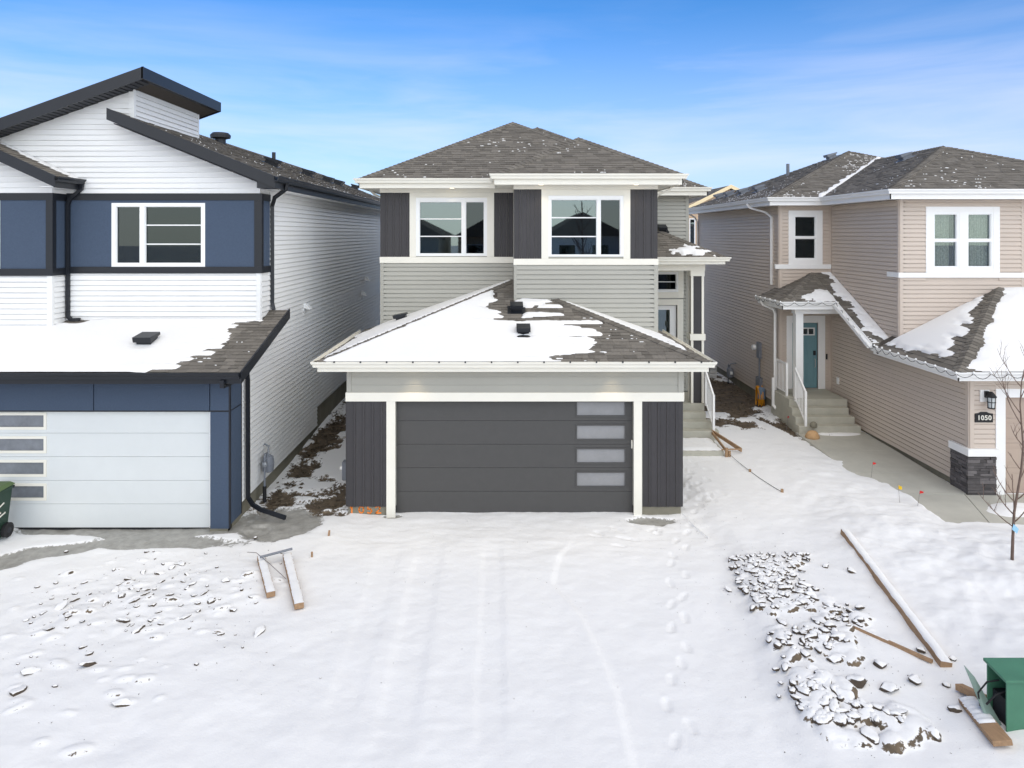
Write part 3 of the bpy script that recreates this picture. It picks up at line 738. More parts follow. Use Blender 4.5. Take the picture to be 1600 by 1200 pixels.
# lap siding
siding(w1, FW, XL + .09, 0.216, 3.2, 5.01, EX, M['grey_siding'])
siding(w2, FB, 0.216 + .075, 3.67 - .075, 5.02 - 18 * EX, 5.02, EX, M['grey_siding'])
siding(w3, FJ, 4.3, 5.56, 0.95, 6.95, EX, M['grey_siding'], [(wD[0] - .1, wD[1] + .15, 0, 3.7), (wT[0], wT[1] + .1, 3.82, 4.76)])
siding(H0, FG, XL + .09, XR - .09, 2.51, 3.03, .17, M['grey_siding'], lip=0.010)
tr = MB()
for F, a, b_, z0, z1 in ((FW, XL, XL + .09, 3.2, 5.005), (FB, .216, .216 + .075, 3.9, 5.02), (FB, 3.67 - .075, 3.67, 2.9, 5.02), (FG, XL, XL + .09, 2.51, 3.03), (FG, XR - .09, XR, 2.51, 3.03), (FJ, 5.56, 5.65, .95, 6.95)):
    MB().fbox(F, a, b_, 0, .024, z0, z1).obj('corner_trim', M['grey_siding'], H0)
MB().fbox(rightf(3.67), BY - .024, BY + .07, 0, .022, 2.9, 5.02).obj('corner_trim', M['grey_siding'], H0)
MB().fbox(rightf(XR), GY - .024, GY + .07, 0, .022, 2.51, 3.03).obj('corner_trim', M['grey_siding'], H0)
# board and batten panels
for F, a, b_, z0, z1, par in ((FW, XL, -2.483, 5.17, 6.84, w1), (FW, -.283, .214, 5.17, 6.84, w1), (FB, .216, .88, 5.17, 6.84, w2), (FB, 3.02, 3.67, 5.17, 6.84, w2), (FG, XL, -2.434, .16, 2.33, H0), (FG, 2.816, XR, .16, 2.33, H0)):
    vboards(par, F, a, b_, z0, z1, M['charcoal'], 0.0, 0.135, 0.05)
vboards(w2, rightf(3.67), BY, 17.5, 5.17, 6.84, M['charcoal'], 0.0, 0.135, 0.05)
vboards(H0, rightf(XR), GY, 16.4, .16, 2.33, M['charcoal'], 0.0, 0.135, 0.05)
vboards(H0, leftf(XL), -15.5, -GY, .16, 2.33, M['charcoal'], 0.0, 0.135, 0.05)
# cream bands and window surrounds
def bandbox(F, a, b_, z0, z1, o=.03, m='cream', name='trim_band', par=None, bev=0.004): return MB().fbox(F, a, b_, 0, o, z0, z1).obj(name, M[m], par or H0, bevel=bev)
bandbox(FW, XL - .012, .214, 6.842, 6.95); bandbox(FW, XL - .012, .214, 5.01, 5.168, .036)
bandbox(FB, .204, 3.682, 6.842, 6.946); bandbox(FB, .204, 3.682, 5.02, 5.168, .036)
MB().fbox(rightf(3.67), BY + .0, 17.6, 0, .034, 5.022, 5.166).obj('trim_band', M['cream'], H0); MB().fbox(rightf(3.67), BY, 17.6, 0, .028, 6.844, 6.94).obj('trim_band', M['cream'], H0)
bandbox(FG, XL - .02, XR + .02, 2.33, 2.51, .045); bandbox(FG, -2.434, -2.25, -.08, 2.328, .03, name='door_post'); bandbox(FG, 2.645, 2.816, -.08, 2.328, .03, name='door_post')
MB().fbox(rightf(XR), GY + .005, 16.4, 0, .04, 2.332, 2.508).obj('trim_band', M['cream'], H0)
for F, a, b_, hw in ((FW, -2.483, -.283, wW), (FB, .88, 3.02, wB)):
    bandbox(F, a, hw[0], 5.17, 6.84, .027, name='window_surround', bev=.003); bandbox(F, hw[1], b_, 5.17, 6.84, .027, name='window_surround', bev=.003)
    bandbox(F, hw[0], hw[1], hw[3], 6.84, .027, name='window_surround', bev=.003)
    MB().fbox(F, hw[0] - .05, hw[1] + .05, .028, .05, hw[3] + .005, hw[3] + .025).obj('drip_cap', M['cream'], H0)
window(H0, FW, *wW, [(-2.23, -1.12, 5.245, 6.61, M['glass']), (-1.025, -.538, 5.245, 6.61, M['screen'])], [(-2.215, -1.135, 6.145, 6.172), (-2.215, -1.135, 5.69, 5.717)])
window(H0, FB, *wB, [(1.11, 2.22, 5.254, 6.60, M['glass']), (2.30, 2.785, 5.254, 6.60, M['screen'])], [(1.125, 2.205, 6.145, 6.172), (1.125, 2.205, 5.69, 5.717)])
# garage door: five leaves, four lites
FD_ = front(GY + .12); gd = MB(); gd.fbox(FD_, -2.3, 2.7, -.06, -.045, -.12, 2.45); gd = gd.obj('garage_door', M['door_dark'], H0)
lites = []
for k in range(5):
    z0 = -.06 + .488 * k; pn = MB(); lz0, lz1 = z0 + .10, z0 + .395
    if k == 0: pn.fbox(FD_, -2.26, 2.66, -.045, 0, z0 + .003, z0 + .485)
    else:
        pn.fbox(FD_, -2.26, 1.487, -.045, 0, z0 + .003, z0 + .485); pn.fbox(FD_, 2.495, 2.66, -.045, 0, z0 + .003, z0 + .485)
        pn.fbox(FD_, 1.487, 2.495, -.045, 0, z0 + .003, lz0); pn.fbox(FD_, 1.487, 2.495, -.045, 0, lz1, z0 + .485)
    pno = pn.obj('door_panel', M['door_dark'], gd)
    if k:
        MB().ring(FD_, 1.465, 2.517, lz0 - .022, lz1 + .022, .03, -.01, .012).obj('lite_frame', M['door_dark'], gd)
        MB().fbox(FD_, 1.487, 2.495, -.03, -.02, lz0, lz1).obj('lite', M['frost'], gd)
bandbox(front(GY + .1), 2.612, 2.64, 1.33, 1.50, .03, 'cream', 'strike_plate')
# painted number on the footing, sprayed by hand, half hidden by the cladding above
STROKES = {'1': [[(.1, .75), (.3, 1), (.3, 0)]], '0': [[(.5, 1), (.15, .75), (.1, .35), (.4, 0), (.8, .2), (.85, .7), (.5, 1)]],
           '5': [[(.85, 1), (.2, 1), (.18, .55), (.6, .6), (.85, .3), (.55, 0), (.12, .1)]], '2': [[(.1, .8), (.4, 1), (.8, .8), (.7, .5), (.1, .02), (.95, .05)]],
           '9': [[(.8, .6), (.4, .5), (.15, .75), (.45, 1), (.8, .8), (.75, .3), (.6, 0)]]}
pn = MB()
for i, ch in enumerate('1052'):
    x0 = -3.19 + i * .172
    for st in STROKES[ch]:
        pts = [(x0 + p[0] * .125, .012 + p[1] * .15) for p in st]
        for (ax, az), (bx_, bz) in zip(pts[:-1], pts[1:]):
            d = Vector((bx_ - ax, 0, bz - az)); q = Vector((-d.z, 0, d.x)).normalized() * .0135; e = d.normalized() * .008; y = GY + .0175
            A, B_ = Vector((ax, y, az)) - e, Vector((bx_, y, bz)) + e
            pn.add([A - q, B_ - q, B_ + q, A + q, A - q + Vector((0, .004, 0)), B_ - q + Vector((0, .004, 0)), B_ + q + Vector((0, .004, 0)), A + q + Vector((0, .004, 0))], TABF)
pn.obj('painted_number', M['orange_paint'], H0)

# garage roof with its snow
GM, GE = 0.345, 3.20
rows = np.random.RandomState(4).uniform(-1, 1, 200)
def snowF(U, Rr):
    X = U - 3.75; row = np.floor(Rr / .134).astype(int); rr = rows[np.clip(row, 0, 199)]
    nb = fbm(U * 1.4, row * 7.7, 4, 5, .6) + .30 * fbm(U * 6.0, row * 3.3, 2, 6)
    Xb = np.where(Rr < 1.6, 2.02 - .25 * np.abs(Rr - .9), 1.85 - .95 * (Rr - 1.6))
    d = Xb + .16 * rr + .75 * nb - X
    t = np.minimum(.055, .10 * d)
    nn = .5 * fbm(U * 2.2, Rr * 7.0, 4, 15, .6) + .10 * rr
    for cx, cr, rx, rz, k in ((.75, 2.28, .85, .13, .14), (.85, 1.83, .95, .13, .13), (.15, 2.05, .32, .22, .12), (0.02, 3.1, .26, .8, .16), (1.7, .19, .9, .13, .15), (.4, 1.02, .2, .10, .08), (-.25, 2.5, .25, .3, .07)):
        q = np.sqrt(((X - cx) / rx) ** 2 + ((Rr - cr) / rz) ** 2)
        t = t - k * np.clip(1.35 - q + nn * 1.1, 0, 1)
    hipd = U - Rr                                   # wind-bared line along the left hip
    t = t - .09 * np.clip(1 - np.abs(hipd - .03) / (.10 + .05 * nb), 0, 1)
    t = t + .006 * fbm(U * 3, Rr * 3, 3, 2) - .0025 * (((Rr / .134) % 1.0) < .18)
    return t
def cov(pl, u, r):
    f = {'F': snowF, 'L': snowL, 'R': snowR}.get(pl.name)
    return bool(f is not None and f(np.array([u]), np.array([r]))[0] > .022)
def snowL(U, Rr):
    n = fbm(U * 1.5, Rr * 3, 4, 25)
    return np.minimum(.045, .14 * (Rr - .12 + .5 * n)) - .07 * np.clip(1 - (4.55 - U - Rr + .03) / .12, 0, 1) - .10 * np.clip(1 - U / .8 + n, 0, 1) * (Rr < .7)
def snowR(U, Rr):
    n = fbm(U * 1.5, Rr * 4, 4, 35); row = np.floor(Rr / .134).astype(int)
    return np.minimum(.035, .13 * (Rr - .30 + .55 * n + .05 * rows[np.clip(row, 0, 99)])) - .05 * np.clip(1 - (U - Rr) / .22, 0, 1)
groof, gp = hip_roof(H0, -3.75, 4.1, 13.65, 18.2, GE, GM, name='garage_roof', budget=300, covered=cov, back=False)
snow_sheet(groof, gp['F'], snowF); snow_sheet(groof, gp['L'], snowL); snow_sheet(groof, gp['R'], snowR)
dusting(groof, [gp['F']], lambda p, u, r: 1.0 if (.8 < u - 3.75 < 2.9 and r < .45) else (.22 if 1.6 < u - 3.75 < 3.0 else 0.0), seed=5)
roof_vent(groof, gp['F'], .27 + 3.75, 2.28); roof_vent(groof, gp['F'], .40 + 3.75, 1.20); roof_vent(groof, gp['L'], 18.2 - 17.06, 1.18)
def eave(parent, pts, z_roof, z_soff, m='cream', gm=None, gtop=.02, gut=True):
    """fascia boards and gutter along an eave; the outside is on the right hand"""
    for (a, b_) in zip(pts[:-1], pts[1:]):
        F = Frame(a[0], a[1], b_[0], b_[1]); MB().fbox(F, 0, F.len, -.022, 0, z_soff - .012, z_roof - .012).obj('fascia', M[m], parent)
    if gut: gutter(parent, pts, z_roof + gtop, M[gm or m])
eave(H0, [(-3.75, 18.2), (-3.75, 13.65), (4.1, 13.65), (4.1, 18.2)], GE, 3.02)
def soffit(parent, x0, x1, y0, y1, z, m='cream'): return MB().box(x0, x1, y0, y1, z, z + .018).obj('soffit', M[m], parent)
soffit(H0, -3.72, 4.07, 13.68, 14.1, 3.03); soffit(H0, -3.72, -3.2, 14.1, 18.18, 3.031); soffit(H0, 3.6, 4.07, 14.1, 18.18, 3.031)
hk = MB()
for x in np.arange(-3.4, 4.1, .52): hk.box(x, x + .03, 13.52, 13.55, 3.208, 3.24)
hk.obj('gutter_hanger', M['black'], H0, kind='stuff')

# upper roofs: three hips run into one another
UM, UE = 0.525, 7.15
ra, pa = hip_roof(H0, -3.71, 4.2, 17.3, 27, UE, UM, shingle_sides='F', back=False)
rb, pb = hip_roof(H0, -3.69, 6.1, 20.55, 33, UE + .002, UM, shingle_sides='F')
rc, pc = hip_roof(H0, -.25, 4.18, 16.02, 24, UE + .004, UM, shingle_sides='FL', back=False)
def dA(p, u, r): return .85 * math.exp(-((r - .30) / .35) ** 2) * (1 if u > 1.4 else .45) + .45 * max(0, float(fbm(np.array([u * .8]), np.array([r * .8]), 3, 3)[0]) + .18)
dusting(ra, [pa['F']], dA, seed=7)
dusting(rc, [pc['F']], lambda p, u, r: .5 if r < .3 else (.28 if u - r < .9 else .03), seed=9)
dusting(rb, [pb['F']], lambda p, u, r: .6 if (r < .4 and u > 7) else .1, seed=10)
eave(H0, [(-3.71, 30), (-3.71, 17.3), (-.25, 17.3)], UE, 6.94); eave(H0, [(-.25, 17.3), (-.25, 16.02), (4.18, 16.02), (4.18, 20.5)], UE + .004, 6.936); eave(H0, [(4.18, 20.55), (6.1, 20.55), (6.1, 33)], UE, 6.94)
soffit(H0, -3.68, 4.1, 17.33, 31, 6.95); soffit(H0, -.22, 4.15, 16.05, 17.36, 6.946); soffit(H0, 4.1, 6.07, 20.58, 33, 6.952); soffit(H0, 3.6, 4.15, 17.36, 20.58, 6.944)
# porch
pz = 5.10; PM = .5
b = MB(); b.add([(3.6, 19.1, pz), (6.19, 19.1, pz), (6.19, 21.0, pz), (4.29, 21.0, pz + .95), (3.6, 21.0, pz + .95), (3.6, 21.0, pz)], [(0, 1, 3, 4), (1, 2, 3), (0, 5, 2, 1), (0, 4, 5), (2, 5, 4, 3)])
pr = b.obj('porch_roof', M['underlay'], H0)
ppF = Plane((3.6, 19.1, pz), (6.19, 19.1, pz), (0, 1), PM, [(0, 0), (2.59, 0), (.69, 1.9), (0, 1.9)], 'PF'); ppR = Plane((6.19, 19.1, pz), (6.19, 21, pz), (-1, 0), PM, [(0, 0), (1.9, 0), (1.9, 1.9)], 'PR')
shingles(pr, [ppF, ppR]); caps(pr, (6.19, 19.1, pz + .012), (4.29, 21, pz + .962), .35)
snow_sheet(pr, ppF, lambda U, Rr: .03 - .13 * np.hypot((U - 1.75) / 1.1, (Rr - .35) / .42) + .11 * fbm(U * 3, np.floor(Rr / .127) * 5.1, 4, 8, .65) + .04, name='roof_snow')
roof_vent(pr, ppF, 1.15, 1.55, s=.26)
eave(H0, [(3.66, 19.1), (6.19, 19.1), (6.19, 21)], pz, 4.93); soffit(H0, 3.68, 6.16, 19.13, 20.99, 4.94)
b = MB(); b.box(3.7, 5.72, 19.50, 19.85, 4.72, 4.935).obj('porch_beam', M['cream'], H0)
pc_ = MB().box(5.36, 5.68, 19.59, 19.85, .92, 4.72).obj('porch_column', M['charcoal'], H0)
for x0, x1, y0, y1 in ((5.335, 5.40, 19.565, 19.63), (5.64, 5.705, 19.565, 19.63), (5.335, 5.40, 19.81, 19.875), (5.64, 5.705, 19.81, 19.875)):
    MB().box(x0, x1, y0, y1, .92, 2.715).box(x0, x1, y0, y1, 2.905, 4.70).obj('column_edge', M['cream'], pc_)
MB().box(5.30, 5.74, 19.53, 19.91, 2.72, 2.90).obj('column_band', M['cream'], pc_, bevel=.006); MB().box(5.32, 5.72, 19.55, 19.89, 4.56, 4.718).obj('column_cap', M['cream'], pc_)
st = MB().box(3.6, 5.7, 19.5, 21.1, -.1, .92); st.obj('porch_slab', M['concrete'], H0, bevel=.012)
for k in range(3):
    MB().box(3.66, 5.66 + .10 * k, 19.5 - .285 * (k + 1), 19.5 - .285 * k - .003, -.1, .92 - .18 * (k + 1)).obj('step', M['concrete'], H0, bevel=.012)
ld = MB().box(3.66, 5.62, 17.5, 18.64, -.1, .20).obj('landing', M['concrete'], H0, bevel=.012)
b = MB(); g = 18; vs = []
for j in range(g + 1):
    for i in range(g + 1):
        e = min(i, g - i, j, g - j) / 2; vs.append((3.69 + 1.90 * i / g, 17.53 + 1.08 * j / g, .20 + .045 * min(1, e) + .008 * math.sin(i * 1.7 + j)))
b.add(vs, [(j * (g + 1) + i, j * (g + 1) + i + 1, (j + 1) * (g + 1) + i + 1, (j + 1) * (g + 1) + i) for j in range(g) for i in range(g)]); b.obj('step_snow', M['snow'], ld, smooth=True)
def railing(house, p0, p1, h, n, m='white'):
    """two posts, rails and balusters between two foot points"""
    p0, p1 = Vector(p0), Vector(p1); rl = MB().tube([p0 + Vector((0, 0, h - .03)), p1 + Vector((0, 0, h - .03))], 0, sq=(.045, .055)).obj('railing', M[m], house)
    MB().tube([p0 + Vector((0, 0, .10)), p1 + Vector((0, 0, .10))], 0, sq=(.03, .03)).obj('rail', M[m], rl)
    for p in (p0, p1): MB().box(p.x - .03, p.x + .03, p.y - .03, p.y + .03, p.z, p.z + h).obj('post', M[m], rl)
    for i in range(n):
        q = p0 + (p1 - p0) * ((i + 1) / (n + 1)); MB().box(q.x - .009, q.x + .009, q.y - .009, q.y + .009, q.z + .11, q.z + h - .05).obj('baluster', M[m], rl)
railing(H0, (5.72, 19.44, .88), (5.72, 18.72, .36), 1.0, 6)
# front door and transom
dr_ = MB().fbox(FJ, wD[0], wD[1], -.10, -.05, wD[2], wD[3] - .1)
def door_with_lite(house, F, u0, u1, z0, z1, g, m, name='front_door'):
    b = MB(); b.fbox(F, u0, g[0], -.10, -.05, z0, z1); b.fbox(F, g[1], u1, -.10, -.05, z0, z1); b.fbox(F, g[0], g[1], -.10, -.05, z0, g[2]); b.fbox(F, g[0], g[1], -.10, -.05, g[3], z1)
    d = b.obj(name, m, house); MB().fbox(F, g[0], g[1], -.09, -.08, g[2], g[3]).obj('pane', M['glass'], d)
    MB().ring(F, g[0] - .02, g[1] + .02, g[2] - .02, g[3] + .02, .03, -.05, -.035).obj('lite_frame', M['white'], d)
    MB().fbox(F, u0, u1, -.5, -.45, z0, z1).obj('room_box', M['room'], d)
    return d
fd = door_with_lite(H0, FJ, wD[0], wD[1] - .02, .95, 3.56, (4.5, 5.09, 1.25, 3.44), M['white'])
MB().tube([FJ.P(4.44, -.02, 1.95), FJ.P(4.44, .02, 1.95), FJ.P(4.54, .02, 1.95)], .012).obj('handle', M['brass'], fd)
bandbox(FJ, wD[1], wD[1] + .18, .95, 3.76, .03, name='door_casing'); bandbox(FJ, wD[0] - .16, wD[1], 3.58, 3.76, .03, name='door_casing'); bandbox(FJ, wD[0] - .16, wD[0], .95, 3.58, .03, name='door_casing')
window(H0, FJ, 3.9, 5.33, 3.98, 4.60, [(3.97, 5.27, 4.05, 4.54, M['glass_dark'])], [(3.99, 5.26, 4.28, 4.305)])
bandbox(FJ, 5.33, 5.49, 3.80, 4.78, .03, name='window_surround'); bandbox(FJ, 3.9, 5.33, 4.60, 4.78, .03, name='window_surround'); bandbox(FJ, 3.9, 5.33, 3.80, 3.98, .03, name='window_surround')
# spouts
downspout(H0, [(4.24, 17.0, 7.03), (4.1, 17.0, 6.86), (3.80, 17.0, 6.74), (3.74, 17.0, 6.6), (3.72, 17.0, 4.7)], M['cream'])
downspout(H0, [(-3.74, 18.6, 7.03), (-3.55, 18.6, 6.84), (-3.32, 18.6, 6.74), (-3.30, 18.6, 6.6), (-3.30, 18.6, 3.6)], M['cream'])
# lit pot lights in the soffits
def pot(x, y, z, e=1.6):
    MB().lathe((x, y, z - .006), [(.055, 0), (.055, .012)], 16).obj('pot_light', M['lamp_on'], H0)
    l = bpy.data.lights.new('pot_light_glow', 'SPOT'); l.energy = e; l.color = (1, .80, .52); l.spot_size = R(95); l.spot_blend = .8; l.shadow_soft_size = .05
    o = bpy.data.objects.new('pot_light_glow', l); link(o, H0); o.location = (x, y, z - .02)
for x, y, z in ((-1.36, 17.55, 6.945), (.86, 16.22, 6.94), (3.12, 16.22, 6.94), (-1.85, 13.82, 3.025), (2.2, 13.82, 3.025)): pot(x, y, z, 7.0)
# ================================================================== HOUSE ON THE LEFT
HL = thing('house', 'white sided house with blue stucco band, black trim and white garage door', 'house', (-9, 16, 0))
LX = -5.33; LG, LU, LB = 13.17, 14.9, 14.44
FS, FGL, FUL, FBL = rightf(LX), front(LG), front(LU), front(LB)
WS = M['white_siding']; LEX = 0.112
def rake_u(z): return (z - 3.12) / .3 + 12.6
LBACK = 34.0
sw = wall(HL, FS, LU + .15, LBACK, .36, 6.76, WS, [(19.3, 50, .36, .85)], name='side_wall')
MB().add([(LX, LG + .045, .36), (LX, LU + .15, .36), (LX, LU + .15, 3.80), (LX, LG + .045, 3.28), (LX - .148, LG + .045, .36), (LX - .148, LU + .15, .36), (LX - .148, LU + .15, 3.80), (LX - .148, LG + .045, 3.28)], [(0, 1, 2, 3), (4, 7, 6, 5), (0, 3, 7, 4), (0, 4, 5, 1), (1, 5, 6, 2), (2, 6, 7, 3)]).obj('garage_side_wall', WS, HL)
def lim_side(z):
    lo = LG if z < 3.29 else min(LU, rake_u(z)) if z < 3.8 else LU
    return (lo, LBACK)
siding(sw, FS, LG, LBACK, .36, 3.26, LEX, WS, [(0, 13.77, 0, 3.3), (19.3, 50, 0, .85)])
siding(sw, FS, LG, LBACK, .36 + 26 * LEX, .36 + 31 * LEX, LEX, WS, lim=lim_side)
siding(sw, FS, LU, LBACK, .36 + 31 * LEX, 6.76, LEX, WS, [(0, 15.42, 4.91, 6.66)])
fl = MB(); fl.fbox(FS, LG + .02, 19.3, -.2, -.02, -.3, .37); fl.fbox(FS, 19.3, LBACK, -.2, -.02, -.3, .86); fl.fbox(FGL, -5.70, LX - .02, -.2, -.02, -.3, .12); fl.obj('foundation', M['foundation'], HL)
MB().fbox(FS, LU + .0, LU + .012, 0, .02, 3.92, 4.91).obj('corner_trim', WS, HL)
MB().box(-13.2, LX - .15, LBACK - .2, LBACK, 0, 6.7).obj('rear_wall', WS, HL); MB().box(-13.2, -13.0, LG, LBACK - .2, 0, 6.7).obj('side_wall', WS, HL)
# front gable wall
wL = (-8.575, -6.536, 5.05, 6.44)
def gab(b): b.prism([(-13, LU, 6.64), (LX, LU, 6.64), (LX, LU, 6.88), (-8.11, LU, 8.02), (-8.11, LU, 8.88), (-13, LU, 7.13)], (0, .15, 0))
uw = wall(HL, FUL, -13, LX, 3.7, 6.642, WS, [wL], name='front_wall', extra=gab)
def lim_gab(z):
    r = LX if z < 6.89 else -4.88 - (z + .27 - 6.98) / .406
    if z > 8.02: r = -8.11
    l = max(-13.0, -7.68 - (9.05 - z) / .36) if z > 7.13 else -13.0
    return (l, max(l, r))
siding(uw, FUL, -13, LX, 6.65, 8.86, .116, WS, lim=lim_gab)
siding(uw, FUL, -9.58, LX - .09, 3.86, 4.91, .113, WS)
MB().fbox(FUL, LX - .09, LX, 0, .026, 3.88, 4.91).obj('corner_trim', WS, HL); MB().fbox(FUL, LX - .09, LX, 0, .026, 6.65, 6.86).obj('corner_trim', WS, HL)
BK, BL = M['black'], M['blue']
for z0, z1 in ((6.50, 6.65), (4.91, 5.05)):
    MB().fbox(FUL, -9.58, LX + .04, 0, .04, z0, z1).obj('trim_band', BK, HL); MB().fbox(FS, LU + .001, 15.42, 0, .04, z0, z1).obj('trim_band', BK, HL)
MB().fbox(FUL, -5.46, LX + .034, 0, .034, 5.05, 6.50).obj('trim_band', BK, HL); MB().fbox(FS, LU + .001, 14.99, 0, .032, 5.05, 6.5).obj('trim_band', BK, HL)
MB().fbox(FUL, -9.578, wL[0], 0, .02, 5.05, 6.50).obj('stucco_panel', BL, HL); MB().fbox(FUL, wL[1], -5.46, 0, .02, 5.05, 6.50).obj('stucco_panel', BL, HL); MB().fbox(FS, 14.99, 15.42, 0, .02, 5.05, 6.50).obj('stucco_panel', BL, HL)
MB().fbox(FUL, wL[0], wL[1], 0, .02, 6.44, 6.50).obj('stucco_panel', BL, HL)
window(HL, FUL, *wL, [(-8.49, -7.96, 5.12, 6.37, M['screen']), (-7.86, -6.62, 5.12, 6.37, M['glass_dark'])], [(-7.845, -6.635, 5.945, 5.97), (-7.845, -6.635, 5.53, 5.555)])
# projecting box at the far left
bx = MB().box(-13, -9.58, LB, LU + .1, 3.4, 6.9).obj('projecting_bay', WS, HL)
FBS = rightf(-9.58)
siding(bx, FBL, -13, -9.67, 3.74, 4.88, .113, WS); siding(bx, FBL, -13, -9.67, 6.63, 7.25, .116, WS, lim=lambda z: (-13, -9.67 if z < 6.86 else -9.23 - (z + .2 - 6.95) / .46))
siding(bx, FBS, LB + .05, LU, 3.74, 4.88, .113, WS); siding(bx, FBS, LB + .05, LU, 6.63, 6.87, .116, WS)
MB().prism([(-13, LB, 6.6), (-9.58, LB, 6.6), (-9.58, LB, 6.88), (-11.4, LB, 7.72), (-13, LB, 6.98)], (0, .3, 0)).obj('gable_wall', WS, HL)
for z0, z1 in ((3.72, 4.88), (6.63, 6.90)):
    MB().fbox(FBL, -9.67, -9.58 + .02, 0, .026, z0, z1).fbox(FBS, LB + .001, LB + .05, 0, .02, z0, z1).obj('corner_trim', WS, HL)
for z0, z1 in ((6.48, 6.63), (4.88, 5.03)):
    MB().fbox(FBL, -13, -9.54, 0, .04, z0, z1).obj('trim_band', BK, HL); MB().fbox(FBS, LB + .001, LU, 0, .04, z0, z1).obj('trim_band', BK, HL)
MB().fbox(FBL, -9.69, -9.548, 0, .034, 5.03, 6.48).fbox(FBS, LB + .001, LB + .09, 0, .032, 5.03, 6.48).obj('trim_band', BK, HL)
MB().fbox(FBL, -10.66, -9.69, 0, .02, 5.03, 6.48).obj('stucco_panel', BL, HL); MB().fbox(FBS, LB + .09, LU, 0, .02, 5.03, 6.48).obj('stucco_panel', BL, HL); MB().fbox(FBL, -13, -12.6, 0, .02, 5.03, 6.48).obj('stucco_panel', BL, HL)
window(HL, FBL, -12.6, -10.66, 5.03, 6.46, [(-12.53, -11.95, 5.11, 6.38, M['screen']), (-11.85, -10.73, 5.11, 6.38, M['glass_dark'])], o=(.004, .045), room=0)
MB().fbox(FBL, -12.58, -10.68, .002, .006, 5.05, 6.44).obj('window_backing', M['room'], HL)
# roofs
def slab(name, poly, y0, y1, m='underlay', par=HL): return MB().prism([(x, y0, z) for x, z in poly], (0, y1 - y0, 0)).obj(name, M[m], par)
def zr(x): return 6.98 + .406 * (-4.88 - x)
r1 = slab('roof', [(-4.88, 6.98), (-8.41, zr(-8.41)), (-8.41, zr(-8.41) - .13), (-4.90, 6.86)], 14.47, 18.06)
r2 = slab('roof', [(-4.88, 6.98), (-9.2, zr(-9.2)), (-13.5, zr(-9.2) - .406 * 4.3), (-13.5, zr(-9.2) - .406 * 4.3 - .12), (-9.2, zr(-9.2) - .14), (-4.90, 6.86)], 18.06, 35)
pl1 = Plane((-4.88, 14.47, 6.98), (-4.88, 18.06, 6.98), (-1, 0), .406, [(0, 0), (3.59, 0), (3.59, 3.53), (0, 3.53)], 'A'); pl2 = Plane((-4.88, 18.06, 6.98), (-4.88, 35, 6.98), (-1, 0), .406, [(0, 0), (16.94, 0), (16.94, 4.32), (0, 4.32)], 'B')
shingles(r1, [pl1], 60); shingles(r2, [pl2])
caps(r2, (-9.2, 18.06, zr(-9.2) + .012), (-9.2, 35, zr(-9.2) + .012), .406)
dusting(r2, [pl2], lambda p, u, r: .75 * math.exp(-(r / .5) ** 2) + .04, seed=21); dusting(r1, [pl1], lambda p, u, r: .3 * math.exp(-(r / .4) ** 2) + .06, seed=22)
ru = slab('upper_roof', [(-7.70, 9.29), (-13.5, 9.3 - .36 * 5.82), (-13.5, 9.08 - .36 * 5.82), (-7.70, 9.08)], 14.49, 18.38)
pu = Plane((-13.5, 18.38, 7.205), (-13.5, 14.49, 7.205), (1, 0), .36, [(0, 0), (3.89, 0), (3.89, 5.8), (0, 5.8)], 'U'); shingles(ru, [pu])
def rake(x0, z0, x1, z1, y, h=.25, th=.03, name='fascia', m=BK): return MB().prism([(x0, y, z0), (x1, y, z1), (x1, y, z1 - h), (x0, y, z0 - h)], (0, th, 0)).obj(name, m, HL)
rake(-4.86, 6.985, -8.43, zr(-8.43) + .015, 14.44); rake(-7.66, 9.315, -13.5, 7.21, 14.45, .26)
MB().box(-7.70, -7.665, 14.45, 18.42, 9.06, 9.31).obj('fascia', BK, HL); rake(-7.66, 9.31, -9.5, 8.648, 18.39)
MB().prism([(-4.86, 14.44 + .031, 6.985), (-4.86, 14.9, 6.985), (-4.86, 14.9, 6.74), (-4.86, 14.471, 6.74)], (-.4, 0, 0)).obj('eave_return', BK, HL)
cw = MB().prism([(-8.11, LU + .15, 8.15), (-8.11, LU + .15, 8.93), (-11, LU + .15, 7.86), (-11, LU + .15, 7.6)], (0, 3.01, 0)).obj('clerestory_wall', WS, HL)
FC = rightf(-8.11); siding(cw, FC, LU + .07, 17.98, 8.25, 8.91, .112, WS)
MB().fbox(FC, LU - .02, LU + .07, 0, .024, 8.2, 8.92).fbox(FC, 17.98, 18.06, 0, .024, 8.2, 8.92).fbox(FUL, -8.2, -8.11, 0, .024, 8.08, 8.87).obj('corner_trim', WS, HL)
# slatted dark soffits
s_ = MB()
for y in np.arange(14.6, 18.3, .11): s_.box(-8.09, -7.70, y, y + .075, 9.055, 9.072)
for x in np.arange(-12.9, -7.8, .11):
    zz = 9.3 - .36 * (-7.68 - x) - .245
    s_.add([(x, 14.49, zz), (x + .075, 14.49, zz + .027), (x + .075, 14.89, zz + .027), (x, 14.89, zz), (x, 14.49, zz + .02), (x + .075, 14.49, zz + .047), (x + .075, 14.89, zz + .047), (x, 14.89, zz + .02)], TABF)
for x in np.arange(-8.3, -5.0, .11):
    zz = zr(x) - .27
    s_.add([(x, 14.48, zz), (x + .075, 14.48, zz - .03), (x + .075, 14.89, zz - .03), (x, 14.89, zz), (x, 14.48, zz + .02), (x + .075, 14.48, zz - .01), (x + .075, 14.89, zz - .01), (x, 14.89, zz + .02)], TABF)
s_.obj('soffit_slats', M['soffit_dark'], HL, kind='stuff')
MB().box(-5.36, -4.90, 14.9, 35, 6.74, 6.76).obj('soffit', M['white_siding'], HL)
